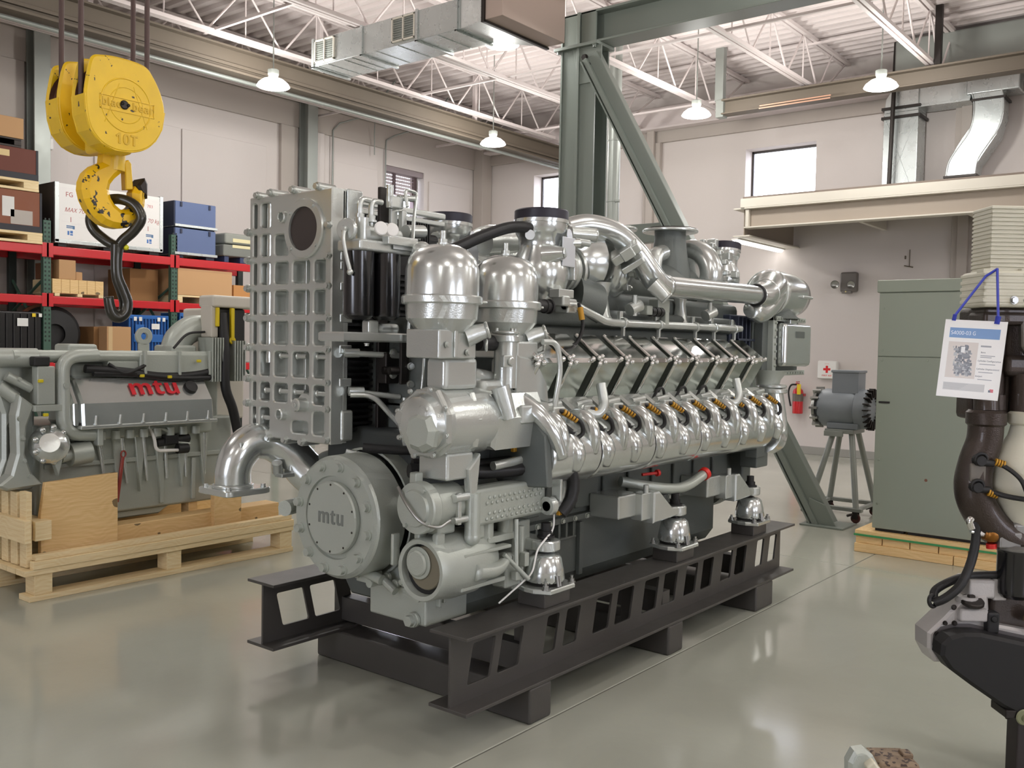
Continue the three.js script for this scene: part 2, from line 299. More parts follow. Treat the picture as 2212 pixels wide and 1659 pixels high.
// ---------- steel skid under the big engine ----------
const ZN = -2.445, ZFAR = -3.64, ZC = -3.045;
{
  const t = thing('steel_skid', 'long dark grey steel skid with slotted side beams under the big silver engine', 'skid', [4.33, 0, ZC]);
  const pairs = [[2.83, 2.975], [3.02, 3.165], [3.34, 3.43], [3.49, 3.6], [3.735, 3.875], [3.93, 4.08], [4.19, 4.335], [4.395, 4.54], [4.64, 4.775], [4.84, 4.97], [5.09, 5.225], [5.275, 5.42], [5.575, 5.68], [5.77, 5.88]];
  const slant = (a, b, k) => { const s = new THREE.Path(), y0 = 0.232, y1 = 0.396, r = 0.014; const P = [[a - k, y0], [b - k, y0], [b + k, y1], [a + k, y1]]; P.forEach((p, i) => { const n = P[(i + 1) % 4], m = P[(i + 3) % 4], d = (u, v) => { const L = Math.hypot(v[0] - u[0], v[1] - u[1]); return [u[0] + (v[0] - u[0]) / L * r, u[1] + (v[1] - u[1]) / L * r]; }; const e = d(p, m), f = d(p, n); i ? s.lineTo(...e) : s.moveTo(...e); s.quadraticCurveTo(p[0], p[1], ...f); }); s.closePath(); return s; };
  for (const [z, k] of [[ZN, 0.018], [ZFAR, -0.02]]) {
    const list = z === ZN ? pairs : [[2.81, 2.97], [3.01, 3.17], [3.26, 3.4], [3.45, 3.6], ...pairs.slice(4)];
    part('beam_web', ext([[2.712, 0.166], [5.955, 0.166], [5.955, 0.456], [2.712, 0.456]], 'xy', z - 0.006, z + 0.006, 0.001, list.map(([a, b]) => slant(a, b, k))), M.skid, t);
    part('top_flange', bb(2.70, 5.965, 0.453, 0.467, z - 0.1, z + 0.1, 0.003), M.skid, t);
    part('bottom_flange', bb(2.70, 5.965, 0.155, 0.17, z - 0.1, z + 0.1, 0.003), M.skid, t);
    for (const x of [3.24, 4.13, 5.02, 5.5]) part('stiffener', bb(x - 0.006, x + 0.006, 0.17, 0.453, z - 0.09, z - 0.006, 0.002), M.skid, t);
  }
  for (const x of [3.111, 4.3, 5.385]) part('cross_beam', bb(x, x + (x > 5 ? 0.25 : 0.156), 0, 0.156, -3.72, -2.345, 0.012), M.skid, t);
  for (const x of [3.2, 4.4, 5.5]) part('cross_tie', bb(x, x + 0.08, 0.18, 0.3, ZFAR, ZN, 0.004), M.skid, t);
}
// ---------- the big engine ----------
const E = thing('diesel_engine', 'huge silver V-shaped diesel engine with ribbed front plate, two domed filters and chrome covers', 'engine', [4.33, 0.3, ZC]);
const XI = (i) => 3.375 + 0.2445 * i;
// core: oil pan, crankcase, block
part('oil_pan', [ext([[-3.42, 0.74], [-2.67, 0.74], [-2.67, 0.47], [-2.72, 0.40], [-3.37, 0.40], [-3.42, 0.47]], 'zy', 3.02, 5.44, 0.01), bb(2.98, 5.5, 0.735, 0.765, -3.46, -2.63, 0.004)], M.silverShaded, E);
{
  const p = part('crankcase', [bb(3.0, 5.75, 0.76, 1.34, -3.42, -2.665, 0.01), bb(3.0, 5.75, 1.30, 1.72, -3.3, -2.79, 0.02), bb(5.65, 5.78, 0.62, 1.4, -3.5, -2.58, 0.015)], M.silverShaded, E);
  for (let i = 0; i < 9; i++) part('crankcase_cover', [bb(3.36 + i * 0.25, 3.36 + i * 0.25 + 0.2, 0.79, 0.96, -2.67, -2.645, 0.01)], M.silverShaded, p);
  const b = merge([bolt([0, 0, 0], [0, 0, 1], 0.011, 0.012)]);
  const L = []; for (let i = 0; i < 22; i++) L.push([3.3 + i * 0.105, 0.75, -2.63]);
  pieces('pan_bolt', b, M.silverDull, p, L);
  part('side_ribs', Array.from({ length: 6 }, (_, i) => bb(3.52 + i * 0.062, 3.536 + i * 0.062, 0.66, 0.735, -2.67, -2.64, 0.003)).concat([bb(3.48, 3.86, 0.652, 0.662, -2.67, -2.64, 0.002), bb(3.9, 3.93, 0.45, 0.72, -2.67, -2.645, 0.004)]), M.silverShaded, p);
}
// front lower housing with its drain block and oil filler ports
{
  part('timing_case', bb(2.9, 3.06, 0.56, 1.22, -3.42, -2.66, 0.03), M.castShaded, E);
  const p = part('front_housing', [bb(2.80, 3.06, 0.425, 0.575, -3.0, -2.66, 0.01), bb(2.83, 2.9, 0.56, 0.66, -2.98, -2.7, 0.015)], M.silverDull, E);
  for (const [y, z] of [[0.6, -2.98], [0.585, -2.93], [0.6, -2.88], [0.58, -2.83], [0.6, -2.78], [0.62, -2.73]]) part('plug', [disc([2.80, y, z], [-1, 0, 0], 0.021, 0.02), bolt([2.78, y, z], [-1, 0, 0], 0.012, 0.012)], M.silverDull, p);
  part('drain_plug', [disc([2.80, 0.45, -2.72], [-1, 0, 0], 0.032, 0.02), bolt([2.782, 0.45, -2.72], [-1, 0, 0], 0.024, 0.03)], M.silverDull, p);
  const t = []; for (let i = 0; i < 6; i++) t.push(bb(2.86 + i * 0.03, 2.876 + i * 0.03, 0.5 + i * 0.012, 0.57 + i * 0.012, -2.665, -2.64, 0.005)); part('cooling_teeth', t, M.silverDull, p);
  part('valve_cluster', [rod([2.74, 0.64, -3.08], [2.74, 0.6, -2.86], 0.022), rod([2.72, 0.61, -3.0], [2.85, 0.61, -3.0], 0.02), rod([2.72, 0.58, -2.92], [2.85, 0.58, -2.92], 0.018), ball([2.74, 0.65, -3.08], 0.03), bx([2.76, 0.6, -2.96], [0.06, 0.05, 0.1]), rod([2.76, 0.6, -2.88], [2.76, 0.56, -2.8], 0.018)], M.silverDull, p);
}
// vibration damper with the maker's letters on its hub
{
  const Y = 0.858, X0 = 2.64;
  const p = part('vibration_damper', lathe([[0.0, 0.0], [0.175, 0.0], [0.178, 0.012], [0.245, 0.012], [0.257, 0.0], [0.263, -0.012], [0.266, -0.15], [0.255, -0.165], [0.0, -0.165]].map(([r, h]) => [r, h]), [X0, Y, ZC], [-1, 0, 0], 56, 0.4), M.silverDull, E);
  const h = part('damper_hub', lathe([[0, 0.026], [0.15, 0.026], [0.156, 0.02], [0.156, 0], [0, 0]], [X0 - 0.002, Y, ZC], [-1, 0, 0], 48, 0.4), M.silverDull, p);
  const bs = []; for (let i = 0; i < 12; i++) { const a = i / 12 * 6.283 + 0.2; bs.push([X0 - 0.012, Y + Math.cos(a) * 0.222, ZC + Math.sin(a) * 0.222]); }
  pieces('bolt', [bolt([0, 0, 0], [-1, 0, 0], 0.019, 0.026)], M.silverDull, p, bs);
  const sm = []; for (let i = 0; i < 10; i++) { const a = i / 10 * 6.283; sm.push([X0 - 0.026, Y + Math.cos(a) * 0.142, ZC + Math.sin(a) * 0.142]); }
  pieces('dowel', [disc([0, 0, 0], [-1, 0, 0], 0.005, 0.004, 0.001, 8)], M.darkSteel, p, sm);
  const tg = new TextGeometry('mtu', { font, size: 0.062, depth: 0.003, curveSegments: 4 }); tg.computeBoundingBox(); tg.translate(-tg.boundingBox.max.x / 2, -0.024, 0); tg.rotateY(-Math.PI / 2); tg.translate(X0 - 0.0275, Y, ZC + 0.0);
  part('lettering', tg, mat(S(124, 128, 124), 0.5, 0.3), h);
  part('damper_housing', [ring([2.99, Y, ZC], [-1, 0, 0], 0.255, 0.345, 0.035, 0.006, 56), lathe([[0.27, 0], [0.285, 0.19], [0.275, 0.19], [0.26, 0]], [3.0, Y, ZC], [-1, 0, 0], 48)], M.silverDull, E);
  const b2 = []; for (let i = 0; i < 14; i++) { const a = i / 14 * 6.283 + 0.1; b2.push([2.956, Y + Math.cos(a) * 0.325, ZC + Math.sin(a) * 0.325]); }
  pieces('bolt', [bolt([0, 0, 0], [-1, 0, 0], 0.01, 0.014)], M.silverDull, E, b2);
}
// ribbed plate heat exchanger at the front, far side
{
  const zl = -3.77, zr = -3.18, X0 = 2.72, rows = [1.17, 1.305, 1.423, 1.57, 1.708, 1.848, 1.98, 2.113, 2.262], cols = [-3.755, -3.70, -3.595, -3.463, -3.315, -3.205];
  const zc = [zl + 0.028, -3.70, -3.595, -3.463, -3.315, zr - 0.04], cells = [];
  rows.slice(0, -1).forEach((y, r) => { for (let c = 0; c < 5; c++) { if ((r === 7 && c > 1) || (r === 6 && c > 2) || (r === 0 && c === 2)) continue; const u0 = zc[c] + (c ? 0.0145 : 0), u1 = zc[c + 1] - (c < 4 ? 0.0145 : 0), v0 = y + 0.0155, v1 = r === 0 && c === 3 ? 1.24 : r === 6 && c === 2 ? 2.09 : rows[r + 1] - (r === 7 ? 0.02 : 0.0155); cells.push(rrect(u0, u1, v0, v1, Math.min(0.02, (u1 - u0) * 0.35))); } });
  const p = part('ribbed_front_plate', [
    ext([[zl, 1.15], [zr, 1.15], [zr, 2.275], [zl, 2.275]], 'zy', X0, X0 + 0.078, 0.006, cells),
    bb(X0 + 0.068, X0 + 0.1, 1.15, 2.275, zl, zr - 0.004, 0.005), bb(X0 + 0.06, X0 + 0.17, 2.1, 2.272, zr - 0.07, zr, 0.005),
    ...[-3.53, -3.41, -3.27].map((z) => bb(X0 + 0.045, X0 + 0.08, 1.3, 2.0, z - 0.006, z + 0.006, 0.004)),
    rod([X0 + 0.045, 1.5, -3.655], [X0 + 0.045, 2.25, -3.655], 0.026), rod([X0 + 0.05, 1.2, -3.655], [X0 + 0.05, 1.5, -3.655], 0.012)], M.silver, E);
  const R = part('port_flange', [ring([X0 + 0.03, 2.105, -3.36], [-1, 0, 0], 0.098, 0.135, 0.046, 0.006, 40)], M.silver, p);
  part('port_blank', [disc([X0 + 0.01, 2.105, -3.36], [-1, 0, 0], 0.1, 0.016)], mat(S(58, 50, 48), 0.6, 0.1), p, 'dark brown blanking disc');
  for (const a of [0.6, 2.3, 3.9, 5.4]) part('bolt', bolt([X0 - 0.012, 2.105 + Math.cos(a) * 0.118, -3.36 + Math.sin(a) * 0.118], [-1, 0, 0], 0.01, 0.012), M.silver, R);
  for (const [y, z] of [[2.165, -3.5], [1.265, -3.505]]) part('port_hole', [lathe([[0, -0.03], [0.018, -0.03], [0.019, 0.0], [0.022, 0.004], [0.027, 0.0], [0.027, -0.03]], [X0 - 0.026, y, z], [-1, 0, 0], 24)], M.silver, p);
  part('boss', [lathe([[0, 0.07], [0.025, 0.07], [0.03, 0.065], [0.034, 0.02], [0.05, 0.015], [0.056, 0]], [X0 + 0.02, 1.318, -3.36], [-1, 0, 0]), disc([X0 - 0.052, 1.318, -3.36], [-1, 0, 0], 0.012, 0.004)], M.silver, p);
  const eb = []; for (const y of rows.slice(0, -1)) { eb.push([X0 + 0.035, y, zl, [0, 0, 0]]); eb.push([X0 + 0.04, y, zr - 0.02, [0, 0, 0]]); }
  pieces('edge_boss', [rod([-0.045, 0, 0], [0.05, 0, 0], 0.019), bolt([-0.045, 0, 0], [-1, 0, 0], 0.014, 0.014)], M.silver, p, eb);
  pieces('edge_boss', [rod([-0.045, 0, 0], [0.05, 0, 0], 0.019), bolt([-0.045, 0, 0], [-1, 0, 0], 0.014, 0.014)], M.silver, p, [[X0 + 0.035, 2.28, -3.7], [X0 + 0.035, 2.285, -3.6], [X0 + 0.035, 2.285, -3.44], [X0 + 0.035, 2.285, -3.27], [X0 + 0.035, 1.15, -3.71], [X0 + 0.035, 1.15, -3.6], [X0 + 0.035, 1.15, -3.48], [X0 + 0.035, 1.15, -3.36]]);
  pieces('stud', [rod([0, 0, -0.035], [0, 0, 0.03], 0.013), ball([0, 0, -0.035], 0.017, [1, 1, 0.6], 10)], M.silver, p, [[X0 + 0.028, 1.535, -3.52], [X0 + 0.028, 1.535, -3.4], [X0 + 0.028, 1.535, -3.26], [X0 + 0.028, 1.37, -3.63], [X0 + 0.028, 1.37, -3.52], [X0 + 0.028, 1.37, -3.41], [X0 + 0.028, 1.37, -3.26], [X0 + 0.028, 1.24, -3.7], [X0 + 0.028, 1.24, -3.65]]);
  // the side rail of the casting with notches, then the plate pack behind it
  part('side_rail', [bb(X0 + 0.07, X0 + 0.1, 1.15, 2.275, zr - 0.035, zr, 0.006), bb(X0 + 0.08, X0 + 0.17, 2.10, 2.28, zr - 0.05, zr + 0.012, 0.01), ...[1.98, 1.94, 1.848, 1.708, 1.57, 1.423].map((y) => bb(X0 + 0.05, X0 + 0.12, y - 0.02, y + 0.02, zr - 0.03, zr + 0.006, 0.006)), bb(X0 + 0.06, X0 + 0.13, 1.16, 1.3, zr - 0.03, zr + 0.01, 0.012)], M.silver, p);
  const pl = []; for (let y = 1.2; y < 1.95; y += 0.028) pl.push(bb(X0 + 0.09, 3.5, y, y + 0.012, zl + 0.03, zr - 0.03, 0));
  part('plate_pack', [bb(X0 + 0.09, 3.5, 1.18, 2.12, zl + 0.04, zr - 0.06, 0.004), ...pl], M.rubber, E).userData.kind = 'stuff';
  const fins = []; for (let x = 2.86; x < 3.4; x += 0.016) fins.push(bb(x, x + 0.007, 2.06, 2.2, zr - 0.07, zr - 0.055, 0)); part('cooling_fins', fins, M.rubber, E).userData.kind = 'stuff';
  part('top_rail', [bb(X0 + 0.08, 3.5, 2.225, 2.255, zr - 0.1, zr - 0.045, 0.008), bb(X0 + 0.1, 3.5, 2.19, 2.215, zr - 0.1, zr - 0.05, 0.006), rod([X0 + 0.1, 2.115, zr - 0.04], [3.3, 2.115, zr - 0.04], 0.016)], M.silver, E);
}
// twin black fuel filters with head, bracket, gauges and lever
{
  const h = part('filter_head', [bb(2.66, 2.97, 1.985, 2.035, -3.08, -2.93, 0.012), bb(2.72, 2.95, 2.03, 2.1, -3.06, -2.96, 0.025), bb(2.79, 2.97, 2.02, 2.055, -2.94, -2.9, 0.004), rod([2.73, 2.03, -3.0], [2.73, 2.13, -3.0], 0.03), rod([2.84, 2.03, -3.0], [2.84, 2.12, -3.0], 0.032)], M.silver, E);
  for (const [x, z] of [[2.715, -3.0], [2.855, -2.985]]) part('fuel_filter', lathe([[0, 1.70], [0.045, 1.70], [0.064, 1.715], [0.066, 1.73], [0.066, 1.985], [0.05, 1.99], [0, 1.99]], [x, 0, z], [0, 1, 0], 28), M.blackGloss, E, 'gloss black canister');
  part('knob_wheel', [disc([2.655, 2.072, -3.0], [-1, 0, 0.25], 0.048, 0.022, 0.006), disc([2.634, 2.072, -2.995], [-1, 0, 0.25], 0.014, 0.02)], M.silver, h);
  part('lever', hose([[2.625, 2.07, -2.99], [2.615, 2.03, -2.985], [2.62, 1.97, -2.975], [2.635, 1.9, -2.965]], 0.009), M.silver, h); part('lever_ball', ball([2.636, 1.893, -2.965], 0.014), M.silver, h);
  for (const [x, z] of [[2.775, -2.935], [2.835, -2.93]]) part('gauge_cap', [disc([x, 2.085, z], [-0.35, 0.1, 1], 0.03, 0.014)], M.white, h, 'white round cap');
  for (const x of [2.735, 2.80]) part('return_pipe', pipe([[x, 2.1, -3.02], [x, 2.215, -3.02], [x + 0.07, 2.215, -3.03]], 0.013, 0.04), M.silver, h);
  for (const x of [2.735, 2.80]) part('pipe_nut', bolt([x, 2.12, -3.02], [0, 1, 0], 0.021, 0.03), M.silver, h);
  part('filter_bracket', [ext([[2.575, -3.09], [2.90, -3.09], [2.97, -3.02], [2.97, -2.93], [2.575, -2.93]], 'xz', 1.605, 1.645, 0.006), bb(2.76, 2.82, 1.64, 1.70, -3.03, -2.98, 0.01), bb(2.84, 2.97, 1.64, 1.69, -3.06, -3.0, 0.02), bolt([2.72, 1.6, -2.95], [0, -1, 0], 0.01, 0.012)], M.silver, E);
  part('support_plate', [bb(2.94, 2.99, 1.42, 1.63, -2.98, -2.965, 0.004), bb(2.93, 2.985, 1.2, 2.3, -3.12, -3.1, 0.004)], M.darkSteel, E);
  part('drip_pipe', pipe([[3.0, 2.21, -3.0], [3.0, 2.29, -3.02], [3.1, 2.29, -3.04], [3.04, 2.15, -3.0], [2.965, 2.05, -2.93], [2.95, 1.98, -2.92], [2.925, 1.62, -2.91]], 0.008, 0.03), M.silver, E);
  part('tap_block', [bb(2.92, 3.0, 2.2, 2.255, -3.06, -3.02, 0.008), rod([2.93, 2.2, -3.04], [2.93, 2.3, -3.04], 0.016), rod([2.98, 2.25, -3.04], [3.08, 2.26, -3.04], 0.014), bb(3.0, 3.03, 2.08, 2.2, -3.06, -3.03, 0.006), bb(2.96, 3.0, 2.0, 2.22, -3.08, -3.06, 0.004)], M.silver, E);
  part('line_pipe', pipe([[2.98, 1.36, -2.98], [2.98, 1.15, -2.97], [3.0, 1.08, -2.96], [3.2, 1.06, -2.9]], 0.014, 0.06), M.silver, E);
  for (const [a, b] of [[[2.78, 1.555, -3.16], [3.0, 1.545, -3.02]], [[2.80, 1.385, -3.15], [3.0, 1.36, -3.03]]]) part('fuel_line', [rod(a, b, 0.014), rod(a, [a[0] + 0.06, a[1], a[2] + 0.03], 0.021)], M.silver, E);
  part('fuel_line', pipe([[2.80, 1.37, -3.14], [2.88, 1.37, -3.08], [2.99, 1.22, -3.0], [3.0, 1.1, -2.99], [2.95, 1.04, -3.0], [2.85, 1.1, -3.06], [2.78, 1.12, -3.14]], 0.013, 0.06), M.silver, E);
  part('fuel_line', pipe([[3.04, 1.4, -2.98], [3.0, 1.36, -2.95], [3.0, 1.1, -2.94], [3.05, 1.06, -2.92], [3.3, 1.02, -2.7]], 0.012, 0.06), M.silver, E);
  part('solenoid_block', [bb(2.92, 3.03, 1.42, 1.56, -3.1, -3.04, 0.006), rod([2.9, 1.48, -3.04], [2.95, 1.48, -3.02], 0.018), rod([2.9, 1.48, -3.0], [2.95, 1.48, -2.99], 0.018)], M.darkSteel, E);
}
// two domed centrifugal oil filters
for (const [x, z, n] of [[2.75, -2.55, 0], [3.22, -2.61, 1]]) {
  const p = part('domed_filter', lathe([[0, 1.995], [0.06, 1.992], [0.105, 1.972], [0.134, 1.94], [0.147, 1.895], [0.148, 1.79]], [x, 0, z], [0, 1, 0], 48, 1.2), M.silverSmooth, E);
  part('clamp_band', [ring([x, 1.757, z], [0, 1, 0], 0.13, 0.162, 0.036, 0.006, 48), bx([x + 0.165, 1.775, z + 0.03], [0.05, 0.03, 0.03], 0.004), rod([x + 0.15, 1.776, z + 0.045], [x + 0.22, 1.776, z + 0.045], 0.006)], M.silver, p);
  part('filter_bowl', lathe([[0.146, 1.757], [0.142, 1.70], [0.125, 1.68], [0.095, 1.645], [0.09, 1.60], [0, 1.6]], [x, 0, z], [0, 1, 0], 40, 0.5), M.silver, p);
  part('top_stud', [rod([x, 1.99, z], [x, 2.05, z], 0.012), bolt([x, 1.995, z], [0, 1, 0], 0.02, 0.022)], M.silver, p);
  part('outlet_elbow', [rod([x + 0.06, 1.63, z + 0.07], [x + 0.13, 1.66, z + 0.12], 0.045, 0.03), disc([x + 0.13, 1.66, z + 0.12], [0.5, 0.25, 0.6], 0.036, 0.014), disc([x + 0.15, 1.6, z + 0.1], [0.5, 0, 0.6], 0.026, 0.012)], M.silver, p);
  part('filter_base', [bb(x - 0.11, x + 0.11, 1.545, 1.66, z - 0.09, z + 0.09, 0.008), bb(x - 0.04, x + 0.16, 1.42, 1.55, z - 0.05, z + 0.06, 0.02), bb(x - 0.03, x - 0.01, 1.55, 1.66, z + 0.09, z + 0.1, 0.004)], M.silver, E);
}
// oil and coolant housings under the filters
{
  const y = 1.29, z = -2.56;
  const p = part('oil_housing', [lathe([[0, 0], [0.12, 0], [0.142, 0.02], [0.142, 0.24], [0.125, 0.42], [0.115, 0.62], [0.1, 0.66], [0, 0.66]], [2.68, y, z], [1, 0, 0], 40, 0.6), ext([[-2.69, 1.42], [-2.47, 1.40], [-2.42, 1.30], [-2.44, 1.17], [-2.68, 1.17]], 'zy', 2.95, 3.3, 0.015), bb(2.95, 3.28, 1.36, 1.46, -2.62, -2.5, 0.03), rod([3.32, 1.3, z], [3.4, 1.3, z], 0.055), rod([3.25, 1.33, z + 0.1], [3.25, 1.33, z + 0.16], 0.03)], M.silver, E);
  part('front_cover', [lathe([[0, 0.05], [0.07, 0.048], [0.105, 0.03], [0.12, 0], [0, 0]], [2.66, y, z], [-1, 0, 0], 36, 0.6), ext(rot8(0.15, y, z, 0.3), 'zy', 2.66, 2.69, 0.006), disc([2.655, y + 0.02, z - 0.085], [-1, 0, 0], 0.028, 0.04), disc([2.628, y + 0.05, z + 0.04], [-1, 0, 0.1], 0.026, 0.014)], M.silver, p);
  part('front_dome', [ext(rot8(0.085, y - 0.03, z + 0.03, 0.1), 'zy', 2.6, 2.66, 0.02)], M.silverDull, p);
  for (let i = 0; i < 8; i++) { const a = i / 8 * 6.283 + 0.3; part('bolt', bolt([2.658, y + Math.cos(a) * 0.138, z + Math.sin(a) * 0.138], [-1, 0, 0], 0.009, 0.012), M.silver, p); }
  part('joint_flange', ext(rot8(0.155, y, z, 0.1), 'zy', 2.83, 2.86, 0.006), M.silver, p);
  part('bracket_foot', [bb(2.72, 2.88, 1.06, 1.17, -2.64, -2.48, 0.012), ext([[2.83, 1.1], [2.9, 1.16], [2.88, 0.98], [2.85, 0.96]], 'xy', -2.5, -2.46, 0.006)], M.silver, p);
  part('sight_tongue', [rod([2.99, 1.43, -2.44], [3.02, 1.3, -2.41], 0.04, 0.03), bb(3.11, 3.2, 1.27, 1.35, -2.44, -2.415, 0.01)], M.silver, p);
  // thermostat tower beside it
  const t = part('thermostat_tower', [rod([3.12, 1.42, -2.52], [3.12, 1.62, -2.52], 0.05, 0.05, 24), bb(3.15, 3.3, 1.4, 1.62, -2.58, -2.48, 0.01), ext([[3.15, 1.4], [3.38, 1.34], [3.36, 1.44], [3.28, 1.54], [3.15, 1.56]], 'xy', -2.57, -2.47, 0.01)], M.silver, E);
  part('tower_cap', [disc([3.12, 1.615, -2.52], [0, 1, 0], 0.062, 0.03), disc([3.12, 1.65, -2.52], [0, 1, 0], 0.06, 0.012)], M.silver, t);
  for (const a of [0.3, 1.9, 3.4, 5]) part('bolt', bolt([3.12 + Math.cos(a) * 0.048, 1.66, -2.52 + Math.sin(a) * 0.048], [0, 1, 0], 0.008, 0.014), M.silver, t);
  part('square_plug', [bx([3.055, 1.535, -2.46], [0.06, 0.05, 0.02]), disc([3.065, 1.535, -2.45], [0, 0, 1], 0.018, 0.014)], M.silver, t);
  part('rubber_joint', rod([2.97, 1.61, -2.55], [3.07, 1.61, -2.55], 0.034), M.rubber, E);
  part('oil_pipe', pipe([[3.29, 1.62, -2.45], [3.37, 1.62, -2.43], [3.39, 1.5, -2.42], [3.36, 1.28, -2.44], [3.3, 1.25, -2.46]], 0.013, 0.07), M.silver, E);
  part('oil_pipe', pipe([[2.85, 1.5, -2.62], [3.1, 1.46, -2.58], [3.2, 1.42, -2.54]], 0.03, 0.1), M.silver, E);
}
function rot8(r, y, z, a0) { const o = []; for (let i = 0; i < 8; i++) { const a = a0 + i / 8 * 6.2832, q = i % 2 ? 1 : 0.92; o.push([z + Math.cos(a) * r * q, y + Math.sin(a) * r * q]); } return o; }
// front left elbow with its square flange
{
  const z = -3.74;
  const p = part('coolant_elbow', [sweep([[2.615, 0.92, z], [2.615, 0.99, z], [2.635, 1.06, z + 0.01], [2.70, 1.12, z + 0.02], [2.79, 1.12, z + 0.05], [2.87, 1.06, z + 0.1], [2.93, 0.97, z + 0.16], [3.0, 0.9, z + 0.25]], [0.083, 0.082, 0.085, 0.088, 0.09, 0.092, 0.098, 0.11], 36, 28)], M.silverSmooth, E);
  part('square_flange', [ext(rrect(2.5, 2.75, z - 0.125, z + 0.125, 0.04, THREE.Shape), 'xz', 0.888, 0.916, 0.004), ring([2.615, 0.915, z], [0, 1, 0], 0.08, 0.094, 0.016)], M.silver, p);
  for (const [dx, dz] of [[-0.09, -0.09], [0.1, -0.09], [-0.09, 0.09], [0.1, 0.09]]) part('bolt', bolt([2.62 + dx, 0.916, z + dz], [0, 1, 0], 0.011, 0.014), M.silver, p);
  for (const g of [bb(2.6, 2.66, 1.08, 1.13, z + 0.03, z + 0.08, 0.008), rod([2.78, 0.98, z + 0.12], [2.76, 1.03, z + 0.14], 0.025), bx([2.8, 0.97, z + 0.15], [0.08, 0.02, 0.06]), rod([2.83, 1.05, z + 0.16], [2.83, 0.99, z + 0.16], 0.016)]) part('sensor_port', g, M.silver, p);
  part('pump_volute', [ball([3.02, 0.93, -3.5], 0.15, [0.8, 1, 1])], M.silverDull, E);
  part('side_stub', [rod([2.62, 0.86, -3.36], [2.75, 0.86, -3.4], 0.035)], M.silverDull, E);
}
